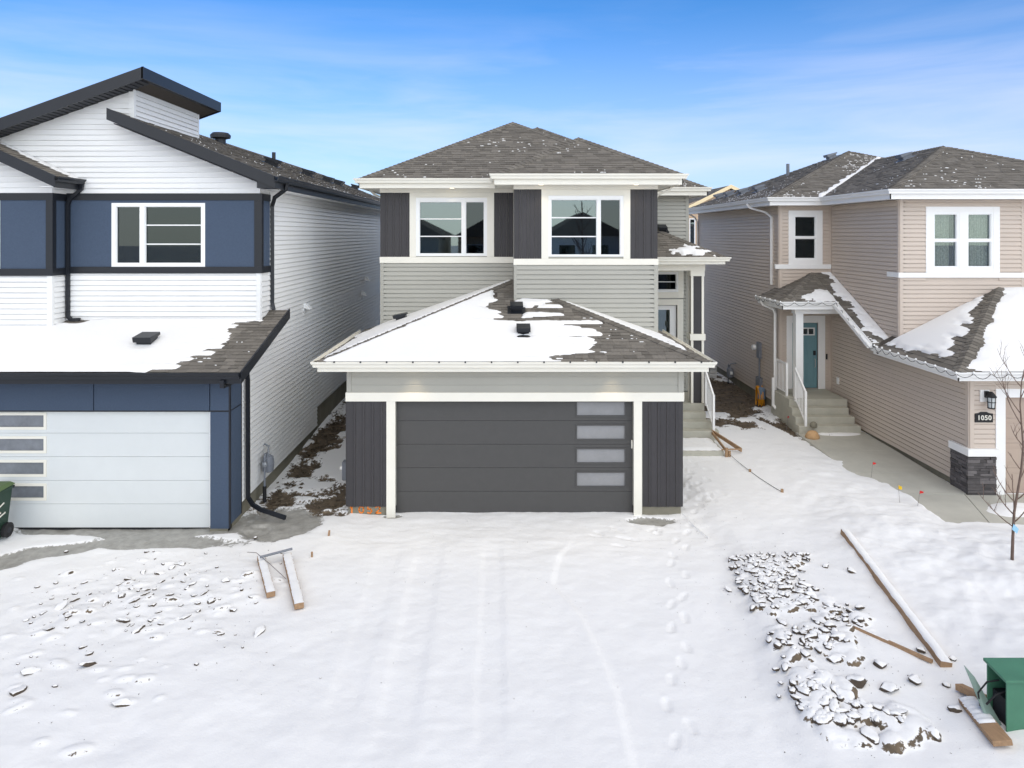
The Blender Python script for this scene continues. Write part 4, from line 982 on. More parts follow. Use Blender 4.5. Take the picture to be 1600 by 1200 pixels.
for a, b_ in ((14.9, LBACK),): MB().box(-4.902, -4.882, a, 35, 6.73, 6.97).obj('fascia', BK, HL)
gutter(HL, [(-4.88, 14.40), (-4.88, 35)], 7.0, BK, .12, .125)
for y, r in ((20.0, 1.98), (24.0, 2.09), (26.3, 1.98), (28.0, 1.98), (33.0, 2.4)): roof_vent(r2, pl2, y - 18.06, r, s=.36)
MB().lathe((-9.0, 21.6, zr(-9.0) - .05), [(.16, 0), (.16, .16), (.30, .20), (.31, .29), (.24, .36), (.05, .38)], 18).obj('roof_vent', M['soffit_dark'], r2, smooth=False)
MB().lathe((-7.55, 22.3, zr(-7.55) - .05), [(.06, 0), (.06, .42)], 12).obj('vent_pipe', M['soffit_dark'], r2)
# roof of the projecting box
rbx = slab('bay_roof', [(-9.25, 6.94), (-11.4, 7.94), (-13.6, 6.94), (-13.6, 6.82), (-11.4, 7.80), (-9.25, 6.80)], 14.02, 15.0)
pbx = Plane((-9.25, 14.02, 6.945), (-9.25, 14.89, 6.945), (-1, 0), .465, [(0, 0), (.87, 0), (.87, 2.15), (0, 2.15)], 'X'); shingles(rbx, [pbx], 20)
rake(-9.22, 6.96, -11.4, 7.965, 13.99, .24); rake(-11.4, 7.965, -13.6, 6.96, 13.99, .24)
snow_sheet(rbx, pbx, lambda U, Rr: .10 * (U - .70 - .12 * (Rr > 1.2)) + .01, step=.03)
MB().box(-9.26, -9.235, 14.0, 14.89, 6.72, 6.94).obj('fascia', BK, HL); gutter(HL, [(-9.235, 13.98), (-9.235, 14.88)], 6.95, BK, .115, .11)
MB().box(-9.56, -9.25, 14.02, 14.89, 6.73, 6.745).obj('soffit', M['white_siding'], HL)
# garage roof and snow
gr = MB(); gr.prism([(-14, 12.6, 3.2), (-14, 15.0, 3.92), (-14, 15.0, 3.80), (-14, 12.62, 3.06)], (14 - 4.89, 0, 0)); gr.prism([(-5.32, 15.0, 3.92), (-5.32, 15.42, 4.046), (-5.32, 15.42, 3.93), (-5.32, 15.0, 3.80)], (.43, 0, 0))
gr = gr.obj('garage_roof', M['underlay'], HL)
plg = Plane((-14, 12.6, 3.203), (-4.89, 12.6, 3.203), (0, 1), .3, [(0, 0), (9.11, 0), (9.11, 2.82), (8.70, 2.82), (8.70, 2.33), (0, 2.33)], 'G')
pgA = Plane((-14, 12.6, 3.203), (-4.89, 12.6, 3.203), (0, 1), .3, [(0, 0), (9.11, 0), (9.11, 2.30), (0, 2.30)], 'G'); pgB = Plane((-14, 12.6, 3.203), (-4.89, 12.6, 3.203), (0, 1), .3, [(8.71, 2.303), (9.11, 2.303), (9.11, 2.80), (8.71, 2.80)], 'GB')
rows2 = np.random.RandomState(9).uniform(-1, 1, 99)
def snowLG(U, Rr):
    X = U - 14; row = np.clip(np.floor(Rr / .136).astype(int), 0, 98); n = fbm(U * 1.5, row * 6.3, 4, 51, .6)
    Xb = np.interp(Rr, [0, .25, .8, 1.6, 2.3], [-6.35, -6.0, -5.72, -5.78, -5.85])
    t = np.minimum(.06, .11 * (Xb + .14 * rows2[row] + .7 * n - X))
    q = np.sqrt(((X + 9.45) / .55) ** 2 + ((Rr - 2.35) / .33) ** 2)
    t = t - .14 * np.clip(1.3 - q + .5 * n, 0, 1) + .006 * fbm(U * 2.5, Rr * 2.5, 3, 3) - .0025 * (((Rr / .136) % 1) < .18)
    return t - .05 * np.clip(1 - np.hypot((X + 7.2) / .3, (Rr - .95) / .12), 0, 1)
shingles(gr, [pgA, pgB], 220, covered=lambda p, u, r: bool(p.name == 'G' and snowLG(np.array([u]), np.array([r]))[0] > .02))
snow_sheet(gr, pgA, snowLG)
dusting(gr, [pgA], lambda p, u, r: .5 if -6.6 < u - 14 < -5.4 and r < .7 else .12 if u - 14 > -6.4 else 0, seed=12)
roof_vent(gr, pgA, 14 - 7.2, 1.16, s=.36)
gutter(HL, [(-14, 12.6), (-4.88, 12.6)], 3.215, BK, .12, .12); MB().box(-14, -4.89, 12.6, 12.625, 3.0, 3.19).obj('fascia', BK, HL)
MB().prism([(-4.89, 12.59, 3.215), (-4.89, 15.44, 4.07), (-4.89, 15.44, 3.86), (-4.89, 12.59, 3.0)], (.03, 0, 0)).obj('fascia', BK, HL)
MB().box(-14, LX, 12.62, 13.2, 2.99, 3.005).obj('soffit', M['soffit_dark'], HL); MB().prism([(-5.34, 12.62, 3.01), (-5.34, 15.42, 3.85), (-5.34, 15.42, 3.865), (-5.34, 12.62, 3.025)], (.45, 0, 0)).obj('soffit', M['soffit_dark'], HL)
# garage front
MB().box(-13, -5.70, LG + .04, LG + .2, 2.34, 3.2).box(-5.72, LX - .15, LG + .04, LG + .3, .08, 3.2).box(-13, -10.6, LG + .04, LG + .2, 0, 2.34).obj('garage_wall', WS, HL)
for a, b_ in ((-13, -10.61), (-10.6, -7.945), (-7.925, -5.705), (-5.685, LX)): MB().fbox(FGL, a, b_, -.04, 0, 2.36, 3.0).obj('stucco_panel', BL, HL)
MB().fbox(FGL, -13, LX, -.04, -.008, 2.33, 2.358).obj('trim_strip', BK, HL)
MB().fbox(FGL, -5.685, LX, -.04, 0, .08, 2.328).obj('stucco_panel', BL, HL); MB().fbox(FGL, -13, -10.6, -.04, 0, .08, 2.328).obj('stucco_panel', BL, HL)
MB().fbox(FS, LG + .045, 13.74, 0, .02, .14, 2.33).obj('stucco_panel', BL, HL); MB().fbox(FS, LG + .045, 13.74, 0, .02, 2.355, 3.0).obj('stucco_panel', BL, HL)
MB().fbox(FS, LG - .003, LG + .045, 0, .028, .08, 3.0).obj('trim_strip', BK, HL); MB().fbox(FS, 13.74, 13.77, 0, .026, .14, 3.05).obj('trim_strip', BK, HL); MB().fbox(FS, LG + .045, 13.74, 0, .014, 2.33, 2.355).obj('trim_strip', BK, HL)
MB().fbox(FS, 13.77, 13.83, 0, .024, .36, 3.2).obj('corner_trim', WS, HL)
FDL = front(13.3); gd = MB().fbox(FDL, -10.65, -5.66, -.06, -.045, -.05, 2.4).obj('garage_door', M['door_white'], HL)
MB().fbox(FDL, -10.6, -5.70, -.05, -.01, .0, .045).obj('door_seal', M['rubber'], gd)
for k in range(5):
    z0 = .045 + .46 * k; lz0, lz1 = z0 + .105, z0 + .365; pn = MB()
    if k == 0: pn.fbox(FDL, -10.6, -5.695, -.045, 0, z0 + .003, z0 + .457)
    else:
        pn.fbox(FDL, -10.6, -9.97, -.045, 0, z0 + .003, z0 + .457); pn.fbox(FDL, -8.97, -5.695, -.045, 0, z0 + .003, z0 + .457)
        pn.fbox(FDL, -9.97, -8.97, -.045, 0, z0 + .003, lz0); pn.fbox(FDL, -9.97, -8.97, -.045, 0, lz1, z0 + .457)
    pn.obj('door_panel', M['door_white'], gd)
    if k:
        MB().ring(FDL, -10.01, -8.93, lz0 - .035, lz1 + .035, .05, -.01, .014).obj('lite_frame', M['cream'], gd); MB().fbox(FDL, -9.97, -8.97, -.03, -.02, lz0, lz1).obj('lite', M['frost_dark'], gd)
# black downspouts
downspout(HL, [(-9.17, 14.80, 6.84), (-9.2, 14.82, 6.74), (-9.46, 14.84, 6.52), (-9.5, 14.84, 6.4), (-9.5, 14.84, 3.98), (-9.42, 14.82, 3.9), (-9.22, 14.80, 3.91)], BK)
downspout(HL, [(-4.82, 15.1, 6.88), (-4.86, 15.15, 6.76), (-5.16, 15.3, 6.58), (-5.27, 15.46, 6.40), (-5.27, 15.47, 4.2), (-5.22, 15.42, 4.05)], BK)
downspout(HL, [(-5.2, 12.55, 3.08), (-5.2, 12.56, 2.95), (-5.22, 12.95, 2.93), (-5.23, 13.85, 2.93), (-5.23, 13.88, 2.80), (-5.23, 13.9, .40), (-5.12, 13.87, .26), (-4.95, 13.8, .20), (-4.38, 13.62, .10)], BK)
# dryer and furnace hoods on the side wall
for y, z in ((18.1, 3.82), (25.4, 3.52), (26.0, 4.02)):
    MB().fbox(FS, y - .13, y + .13, .0, .03, z - .15, z + .15).add([FS.P(y - .08, .03, z - .02), FS.P(y + .08, .03, z - .02), FS.P(y + .08, .19, z - .05), FS.P(y - .08, .19, z - .05), FS.P(y - .08, .03, z + .12), FS.P(y + .08, .03, z + .12), FS.P(y + .08, .12, z + .08), FS.P(y - .08, .12, z + .08)], TABF).obj('exhaust_hood', M['white_siding'], HL)

# ================================================================== HOUSE ON THE RIGHT
HR = thing('house', 'taupe sided house with white trim, teal front door and dark stone base', 'house', (12, 18, 0))
TS = M['taupe_siding']; TEX = 0.112; WH = M['white']
FD, FU, FG2, FM, FLW = front(21.3), front(17.6), front(14.95), leftf(10.17), leftf(8.56)
ux = (8.84, 9.9, 4.82, 6.5); uw_ = (9.0, 9.73, 4.95, 6.36); dh = (8.94, 9.82, .94, 3.04)
w5 = wall(HR, FD, 8.56, 10.2, .0, 6.66, TS, [uw_, dh], name='entry_wall')
w6 = wall(HR, FLW, -30.25, -21.45, .45, 6.655, TS, name='side_wall')
w7 = wall(HR, FM, -21.3, -15.1, .22, 6.65, TS, [(-17.6, -14, 2.75, 9)], name='middle_wall')
wu = (10.84, 12.74, 4.77, 6.47); wi = [(11.02, 11.69, 4.87, 6.33), (11.89, 12.57, 4.87, 6.33)]
w8 = wall(HR, FU, 10.17, 16.6, 2.8, 6.66, TS, wi, name='front_wall')
gdh = (10.94, 15.8, -.1, 2.19)
w9 = wall(HR, FG2, 10.17, 16.6, .0, 2.75, TS, [gdh], name='garage_wall')
MB().box(16.45, 16.6, 15.1, 30.25, 0, 6.6).box(8.7, 16.45, 30.1, 30.25, 0, 6.6).obj('rear_wall', TS, HR)
siding(w5, FD, 8.65, 10.10, .96, 6.66, TEX, TS, [(8.85, 9.89, 4.83, 6.49), (8.8, 9.96, 0, 3.2)])
siding(w6, FLW, -30.2, -21.39, .45, 6.65, TEX, TS)
siding(w7, FM, -21.2, -15.04, .22, 6.64, TEX, TS, [(-17.69, -14, 2.76, 9)])
siding(w8, FU, 10.26, 13.30, 3.0, 6.66, TEX, TS, [(10.85, 12.73, 4.64, 6.46)]); siding(w8, FU, 13.38, 16.6, 3.0, 6.66, TEX, TS)
siding(w9, FG2, 10.26, 10.73, 1.08, 2.7, .106, TS); siding(w9, FG2, 10.73, 16.6, 2.38, 2.7, .106, TS)
for F, a, b_, z0, z1 in ((FD, 8.56, 8.65, .9, 6.66), (FD, 10.10, 10.166, .95, 6.66), (FLW, -21.39, -21.298, .45, 6.65), (FU, 10.17, 10.26, 3.0, 6.66), (FU, 13.30, 13.38, 3.0, 6.66), (FM, -17.69, -17.598, 3.05, 6.65), (FG2, 10.17, 10.26, 1.08, 2.7), (FM, -15.04, -14.948, 1.08, 2.7)):
    MB().fbox(F, a, b_, 0, .024, z0, z1).obj('corner_trim', TS, HR)
fr = MB(); fr.fbox(FLW, -30.25, -21.3, -.2, -.02, -.3, .46); fr.fbox(FM, -21.3, -15.0, -.2, -.02, -.3, .23); fr.obj('foundation', M['foundation'], HR)
# trims and windows
def tb(F, a, b_, z0, z1, o=.03, name='trim_band', m=WH): return MB().fbox(F, a, b_, 0, o, z0, z1).obj(name, m, HR, bevel=.004)
def surround(F, o4, i4, name='window_trim'):
    tb(F, o4[0], i4[0], o4[2], o4[3], .03, name); tb(F, i4[1], o4[1], o4[2], o4[3], .03, name); tb(F, i4[0], i4[1], i4[3], o4[3], .03, name)
    if i4[2] > o4[2] + .001: tb(F, i4[0], i4[1], o4[2], i4[2], .03, name)
surround(FD, ux, uw_); tb(FD, 8.42, 10.16, 4.68, 4.82, .045); MB().fbox(FLW, -21.6, -21.25, 0, .04, 4.682, 4.818).obj('trim_band', WH, HR)
tb(FU, 10.12, 13.4, 4.64, 4.77, .045); MB().fbox(FM, -18.1, -17.55, 0, .045, 4.642, 4.768).obj('trim_band', WH, HR)
surround(FU, wu, (11.02, 12.57, 4.87, 6.33)); tb(FU, 11.69, 11.89, 4.87, 6.33, .03, 'window_trim')
def hung(F, q, cur=False):
    mid = (q[2] + q[3]) / 2; a, b_ = q[0] + .045, q[1] - .045
    window(HR, F, *q, [(a, b_, mid + .03, q[3] - .05, M['glass_clear' if cur else 'glass_dark']), (a, b_, q[2] + .05, mid - .03, M['glass_clear' if cur else 'glass_dark'])], curtain=[(q[0] + .02, q[1] - .02)] if cur else False)
hung(FD, uw_); hung(FU, wi[0], True); hung(FU, wi[1], True)
# roofs
rm, pm_ = hip_roof(HR, 8.1, 17.9, 20.9, 30.702, 6.87, .41, shingle_sides='FL'); rf, pf = hip_roof(HR, 9.68, 17.1, 17.15, 25, 6.873, .42, shingle_sides='FL', back=False)
snow_sheet(rm, pm_['F'], lambda U, Rr: np.minimum(.05, .25 * np.minimum(1.62 + Rr - U, U - (1.62 + Rr) + .24 + .22 * fbm(U * 3, Rr * 3, 3, 4))) * (Rr > .05), step=.04)
dusting(rm, [pm_['F']], lambda p, u, r: .62 if u < 2.0 + r else .1, seed=31); dusting(rm, [pm_['L']], lambda p, u, r: .8 * math.exp(-((r - .45) / .5) ** 2) + .04, seed=32)
dusting(rf, [pf['F']], lambda p, u, r: .55 * math.exp(-((r - .5) / .5) ** 2) + (.6 if abs(r - 1.9 + .35 * (u - 2)) < .13 else .14), seed=33); dusting(rf, [pf['L']], lambda p, u, r: .22 * (r < 1.3) + .04, seed=34)
eave(HR, [(8.1, 30.7), (8.1, 20.9), (9.68, 20.9), (9.68, 17.15), (17.1, 17.15)], 6.87, 6.655, 'white')
soffit(HR, 8.13, 17.8, 20.93, 30.65, 6.66, 'white'); soffit(HR, 9.71, 17.0, 17.18, 20.93, 6.662, 'white')
for y, r in ((24.7, 1.13), (26.5, 1.17), (28.1, 1.17), (29.2, 1.1)): roof_vent(rm, pm_['L'], 30.702 - y, r, M['meter_grey'], .34)
roof_vent(rm, pm_['L'], 30.702 - 25.9, 4.3, M['meter_grey'], .34); roof_vent(rf, pf['L'], 25 - 21.6, 3.0, M['meter_grey'], .34)
MB().lathe((10.9, 26.3, 7.85), [(.06, 0), (.06, .62)], 12).obj('vent_pipe', M['meter_grey'], rm)
# garage roof, connecting strip and porch roof
ge = 2.83; GMR = .5
b = MB(); b.add([(9.63, 14.5, ge), (18.5, 14.5, ge), (18.5, 17.7, ge + 1.6), (12.83, 17.7, ge + 1.6), (9.63, 17.9, ge), (10.17, 17.9, ge + .27), (12.83, 17.7, ge), (18.5, 17.7, ge)], [(0, 1, 2, 3), (0, 3, 5, 4), (0, 4, 5, 6, 7, 1), (1, 7, 2), (2, 7, 6, 3), (3, 6, 5)])
rg = b.obj('garage_roof', M['underlay'], HR)
pgF = Plane((9.63, 14.5, ge + .004), (18.5, 14.5, ge + .004), (0, 1), GMR, [(0, 0), (8.87, 0), (8.87, 3.1), (3.1, 3.1)], 'RF'); pgL = Plane((9.63, 17.6, ge + .004), (9.63, 14.5, ge + .004), (1, 0), GMR, [(0, 0), (3.1, 0), (0, 3.1)], 'RL')
b = MB(); zs = lambda y: 3.8 + .48 * (y - 19.7)
b.add([(9.6, 17.6, zs(17.6)), (10.2, 17.6, zs(17.6)), (10.2, 21.35, zs(21.35)), (9.6, 21.35, zs(21.35)), (9.6, 17.6, zs(17.6) - .12), (10.2, 17.6, zs(17.6) - .12), (10.2, 21.35, zs(21.35) - .12), (9.6, 21.35, zs(21.35) - .12)], TABF)
b.add([(8.0, 19.7, 3.795), (9.62, 19.7, 3.795), (9.62, 21.32, zs(21.3)), (8.0, 21.6, 3.795), (9.62, 21.6, 3.795)], [(0, 1, 2), (0, 2, 3), (0, 3, 4, 1), (1, 4, 2), (3, 2, 4)])
rp = b.obj('porch_roof', M['underlay'], HR)
pS = Plane((9.6, 17.6, zs(17.6) + .004), (10.17, 17.6, zs(17.6) + .004), (0, 1), .48, [(0, 0), (.57, 0), (.57, 3.7), (0, 3.7)], 'S')
pP = Plane((8.0, 19.7, 3.8), (9.6, 19.7, 3.8), (0, 1), .48, [(0, 0), (1.6, 0), (1.6, 1.6)], 'P'); pPL = Plane((8.0, 21.6, 3.8), (8.0, 19.7, 3.8), (1, 0), .48, [(0, 0), (1.9, 0), (.3, 1.6), (0, 1.6)], 'PL')
def snRF(U, Rr): n = fbm(U * 1.6, Rr * 4, 4, 81); return np.minimum(.06, .16 * (U - Rr - .16 + .25 * n)) - .03 * (Rr < .08)
def snRL(U, Rr):
    row = np.floor(Rr / .127).astype(int); n = fbm(row * 5.1, U * 1.6, 4, 83, .6)
    return np.minimum(.05, .13 * (3.1 - U - Rr - .40 + .5 * n)) - .10 * np.clip(1.1 - Rr / .35 + .9 * n, 0, 1)
def snS(U, Rr): n = fbm(U * 3, Rr * 2.5, 4, 85, .6); row = np.floor(Rr / .128).astype(int); return np.minimum(.05, .22 * (U - .20 + .35 * n + .08 * rows[np.clip(row, 0, 99)]))
def snP(U, Rr): n = fbm(U * 3, Rr * 4, 4, 87, .6); return .10 * (1.0 - np.hypot((U - 1.35) / .55, (Rr - .28) / .3) + .8 * n)
cvr = {'RF': snRF, 'RL': snRL, 'S': snS}
def cov2(p, u, r): return p.name in cvr and bool(cvr[p.name](np.array([u]), np.array([r]))[0] > .022)
shingles(rg, [pgF, pgL], 190, covered=cov2); shingles(rp, [pS, pP, pPL], 110, covered=cov2)
snow_sheet(rg, pgF, snRF); snow_sheet(rg, pgL, snRL); snow_sheet(rp, pS, snS, step=.03); snow_sheet(rp, pP, snP, step=.03)
caps(rg, (9.63, 14.5, ge + .016), (12.73, 17.6, ge + 1.566), .35); caps(rp, (8.0, 19.7, 3.812), (9.6, 21.3, 4.58), .34)
for a, b_ in (((9.63, 17.84), (9.63, 14.5)), ((9.63, 14.5), (18.5, 14.5))):
    F = Frame(*a, *b_); MB().fbox(F, 0, F.len, -.022, 0, 2.64, ge - .012).obj('fascia', WH, HR)
gutter(HR, [(9.63, 17.84), (9.63, 14.5), (18.5, 14.5)], ge + .01, WH); eave(HR, [(8.0, 21.6), (8.0, 19.7), (9.58, 19.7)], 3.8, 3.60, 'white')
MB().prism([(9.58, 19.7, 3.82), (9.58, 17.8, zs(17.8) + .03), (9.58, 17.8, zs(17.8) - .16), (9.58, 19.7, 3.62)], (-.03, 0, 0)).obj('fascia', WH, HR)
MB().prism([(9.55, 19.7, 3.79), (9.55, 17.8, zs(17.8)), (9.55, 17.8, zs(17.8) - .10), (9.55, 19.7, 3.69)], (-.10, 0, 0)).obj('gutter', WH, HR)
soffit(HR, 8.03, 10.15, 19.73, 21.28, 3.61, 'white'); soffit(HR, 9.66, 10.2, 14.53, 17.8, 2.65, 'white'); soffit(HR, 10.2, 18.4, 14.53, 15.0, 2.652, 'white')
MB().box(8.52, 10.15, 20.05, 20.3, 3.42, 3.605).obj('porch_beam', WH, HR)
MB().box(8.56, 8.78, 20.08, 20.30, .94, 3.42).obj('porch_column', WH, HR, bevel=.008)
# entry stairs
MB().box(8.3, 10.0, 19.93, 21.3, -.1, .94).obj('porch_slab', M['concrete'], HR, bevel=.015)
for k in range(3): MB().box(8.27 - .02 * k, 9.90 + .03 * k, 19.93 - .28 * (k + 1), 19.93 - .28 * k - .003, -.1, .94 - .185 * (k + 1)).obj('step', M['concrete'], HR, bevel=.015)
railing(HR, (8.45, 19.86, .90), (8.42, 19.12, .38), .98, 6); railing(HR, (8.40, 20.35, .94), (8.40, 21.20, .94), .98, 7)
# teal door
b = MB(); g = (9.12, 9.66, 2.62, 2.82)
b.fbox(FD, 8.96, 9.76, -.10, -.05, .96, g[2]); b.fbox(FD, 8.96, g[0], -.10, -.05, g[2], g[3]); b.fbox(FD, g[1], 9.76, -.10, -.05, g[2], g[3]); b.fbox(FD, 8.96, 9.76, -.10, -.05, g[3], 2.98)
fd = b.obj('front_door', M['teal'], HR, label='teal front door with small lite row')
for a, c in ((9.07, 9.34), (9.40, 9.67)):
    for z0, z1 in ((1.10, 1.72), (1.84, 2.52)): MB().ring(FD, a, c, z0, z1, .025, -.05, -.040).fbox(FD, a + .06, c - .06, -.05, -.038, z0 + .06, z1 - .06).obj('door_panel', M['teal'], fd, bevel=.003)
MB().ring(FD, g[0] - .02, g[1] + .02, g[2] - .02, g[3] + .02, .035, -.05, -.030).fbox(FD, 9.29, 9.315, -.06, -.032, g[2], g[3]).fbox(FD, 9.465, 9.49, -.06, -.032, g[2], g[3]).obj('lite_frame', WH, fd)
for a, c in ((9.12, 9.29), (9.315, 9.465), (9.49, 9.66)): MB().fbox(FD, a, c, -.085, -.075, g[2], g[3]).obj('pane', M['glass'], fd)
MB().fbox(FD, 8.9, 9.8, -.4, -.38, .9, 3).obj('room_box', M['room'], fd)
MB().fbox(FD, 9.64, 9.71, -.05, -.015, 1.98, 2.12).obj('lock', M['rubber'], fd); MB().tube([FD.P(9.68, -.05, 1.86), FD.P(9.68, .0, 1.86), FD.P(9.68, .01, 1.62), FD.P(9.68, -.045, 1.60)], .012).obj('handle', M['brass'], fd)
surround(FD, (8.78, 9.98, .94, 3.22), (8.96, 9.76, .94, 3.0), 'door_trim')
MB().fbox(FD, 10.0, 10.05, .02, .04, 1.86, 2.03).obj('doorbell', M['rubber'], HR); MB().fbox(FM, -20.85, -20.73, .0, .045, 1.2, 1.40).obj('outlet_cover', WH, HR)
# garage front: door, casing, stone
tb(FG2, 10.73, 10.94, .0, 2.38, .035, 'door_trim'); tb(FG2, 10.94, 16.2, 2.19, 2.38, .035, 'door_trim')
FDR = front(15.07); gd = MB().fbox(FDR, 10.9, 15.85, -.06, -.045, -.1, 2.3).obj('garage_door', M['door_taupe'], HR)
for k in range(4): 
    z0 = .05 + .55 * k; MB().fbox(FDR, 10.95, 15.8, -.045, 0, z0 + .003, z0 + .547).obj('door_panel', M['door_taupe'], gd)
    for j in range(8):
        MB().ring(FDR, 11.0 + .6 * j, 11.52 + .6 * j, z0 + .09, z0 + .46, .02, 0, .008).obj('panel_rim', M['door_taupe'], gd)
MB().fbox(FDR, 10.95, 15.8, -.04, -.005, .0, .048).obj('door_seal', M['rubber'], gd)
tb(FG2, 10.10, 10.76, .92, 1.08, .10, 'stone_cap'); MB().fbox(FM, -15.52, -14.852, 0, .09, .921, 1.079).obj('stone_cap', WH, HR)
sb = MB().fbox(FG2, 10.17, 10.72, 0, .03, -.05, .92).fbox(FM, -15.5, -14.95, 0, .02, -.05, .92).obj('stone_base', M['foundation'], HR)
rs = random.Random(3); z = .06
while z < .915:
    h = min(rs.choice((.045, .055, .07, .085)), .92 - z)
    if h < .02: break
    for F, a, e in ((FG2, 10.09, 10.72), (FM, -15.5, -14.951)):
        u = a
        while u < e - .01:
            l = rs.choice((.14, .2, .27, .36)); u1 = u + l
            if e - u1 < .08: u1 = e
            bb = MB().fbox(F, u + .002, u1 - .002, .0, rs.uniform(.045, .078), z + .002, z + h - .002); bb.obj('ledge_stone', M['stone'], sb, bevel=.004); u = u1
    z += h
# spouts
downspout(HR, [(8.02, 22.6, 6.76), (8.1, 22.5, 6.62), (8.42, 22.0, 6.46), (8.5, 21.75, 6.3), (8.5, 21.75, 4.15)], WH); downspout(HR, [(8.04, 30.4, 6.76), (8.4, 30.2, 6.5), (8.5, 30.15, 6.3), (8.5, 30.15, .6)], WH)
downspout(HR, [(7.95, 21.2, 3.7), (8.0, 21.15, 3.58), (8.30, 21.12, 3.44), (8.36, 21.12, 3.3), (8.36, 21.12, .55), (8.30, 21.0, .46)], WH)
downspout(HR, [(8.25, 21.0, 1.35), (8.25, 21.0, .5), (8.3, 20.9, .42)], WH)

# ================================================================== HOUSE FAR BEHIND
HB = thing('house', 'tan gabled house far behind, seen between two nearer roofs', 'house', (15, 48, 0))
fb = front(45); wb = wall(HB, fb, 12.0, 18, 0, 7.7, M['tan_siding'], [(12.15, 12.55, 5.0, 6.8)], extra=lambda b: b.prism([(12, 45, 7.69), (18, 45, 7.69), (18, 45, 7.5), (14.7, 45, 8.75), (12, 45, 7.7)], (0, .15, 0)))
siding(wb, fb, 12.0, 17, .5, 7.7, .16, M['tan_siding'], [(12.1, 12.6, 4.95, 6.85)])
MB().box(12, 12.15, 45.2, 60, 0, 7.7).box(17.85, 18, 45.2, 60, 0, 7.7).box(12.15, 17.85, 59.9, 60, 0, 7.7).obj('side_wall', M['tan_siding'], HB)
window(HB, fb, 12.15, 12.55, 5.0, 6.8, [(12.2, 12.5, 5.06, 6.74, M['glass'])])
rb_ = MB().prism([(11.5, 44.4, 7.35), (14.7, 44.4, 8.95), (18.4, 44.4, 7.1), (18.4, 44.4, 6.95), (14.7, 44.4, 8.8), (11.5, 44.4, 7.2)], (0, 16, 0)).obj('roof', M['underlay'], HB)
shingles(rb_, [Plane((11.5, 60.4, 7.352), (11.5, 44.4, 7.352), (1, 0), .5, [(0, 0), (16, 0), (16, 3.2), (0, 3.2)], 'B')], 0, .2)
for a, b_ in (((11.48, 7.38), (14.7, 8.99)), ((14.7, 8.99), (18.4, 7.14))): MB().prism([(a[0], 44.36, a[1]), (b_[0], 44.36, b_[1]), (b_[0], 44.36, b_[1] - .24), (a[0], 44.36, a[1] - .24)], (0, .03, 0)).obj('fascia', mat('buff_trim', lin(232, 212, 172), .6, .03), HB)
# ================================================================== SMALLER THINGS
# meters, cords, lamp, plaque
def gas_meter(label, F, u, z, grey=True):
    p = F.P(u, .18, z); t = thing('gas_meter', label, 'gas meter', (p.x, p.y, z - .5), 'gas meters fixed to side walls')
    m = M['meter_grey']
    q = lambda du, o, dz: F.P(u + du, o, z + dz)
    MB().lathe(tuple(p), [(.06, -.19), (.115, -.16), (.125, -.02), (.13, 0), (.125, .03), (.11, .14), (.05, .18)], 14).obj('meter_body', m, t, smooth=False)
    MB().tube([q(.02, .18, .16), q(.02, .18, .30), q(.10, .16, .34), q(.16, .06, .36), q(.16, 0, .36)], .022).obj('outlet_pipe', M['galv'], t)
    MB().tube([q(-.06, .18, .14), q(-.06, .18, .24), q(-.20, .18, .26), q(-.22, .18, .18), q(-.22, .18, -.5)], .022).obj('inlet_pipe', m, t)
    MB().lathe(tuple(q(-.22, .18, .05)), [(.05, -.05), (.06, 0), (.05, .05)], 10).obj('regulator', M['galv'], t)
    MB().tube([q(-.22, .18, -.75), q(-.22, .18, -.42)], .042).obj('riser_sleeve', M['rubber'], t)
    MB().fbox(F, u + .10, u + .17, .14, .22, z - .05, z + .05).obj('dial', M['white'], t)
gas_meter('grey gas meter on the white sided wall beside the black downspout', FS, 14.85, .78)
gas_meter('grey gas meter low on the far taupe wall with black riser sleeve', FLW, -25.4, .62)
t = thing('utility_meter', 'grey meter box peeking past the left corner of the charcoal boarded garage', 'utility meter', (-3.35, 15.0, .3))
MB().box(-3.56, -3.30, 14.9, 15.1, .38, .78).obj('meter_box', M['meter_grey'], t, bevel=.012); MB().tube([(-3.42, 15.0, .78), (-3.42, 15.0, .95), (-3.28, 15.0, .98)], .025).obj('pipe', M['meter_grey'], t); MB().lathe((-3.56, 15.0, .62), [(.05, -.06), (.05, 0)], 12, 'x').obj('dial', M['white'], t)
MB().tube([(-3.42, 15, .05), (-3.42, 15, .38)], .022).obj('riser', M['meter_grey'], t)
t = thing('electric_meter', 'grey electric meter box with round white dial and conduit on taupe wall', 'electric meter', (8.45, 22.8, 1))
MB().fbox(FLW, -22.95, -22.7, 0, .11, 1.62, 2.15).obj('meter_box', M['meter_grey'], t, bevel=.01); MB().lathe(tuple(FLW.P(-23.02, .10, 1.95)), [(.085, -.12), (.09, -.02), (.07, 0)], 14, 'x').obj('dial', M['white'], t)
MB().tube([FLW.P(-22.83, .05, 1.62), FLW.P(-22.83, .05, .95)], .03).obj('conduit', M['meter_grey'], t); MB().fbox(FLW, -23.0, -22.62, 0, .12, .66, .98).obj('junction_box', M['meter_grey'], t, bevel=.01); MB().tube([FLW.P(-22.83, .05, .66), FLW.P(-22.83, .06, .1)], .035).obj('conduit', M['meter_grey'], t)
MB().lathe(tuple(FLW.P(-22.35, .16, .55)), [(.05, -.2), (.12, -.17), (.12, .15), (.06, .2)], 12).obj('water_meter_can', mat('blue_grey_can', lin(112, 130, 150), .5), t)
rnd = random.Random(5); b = MB()
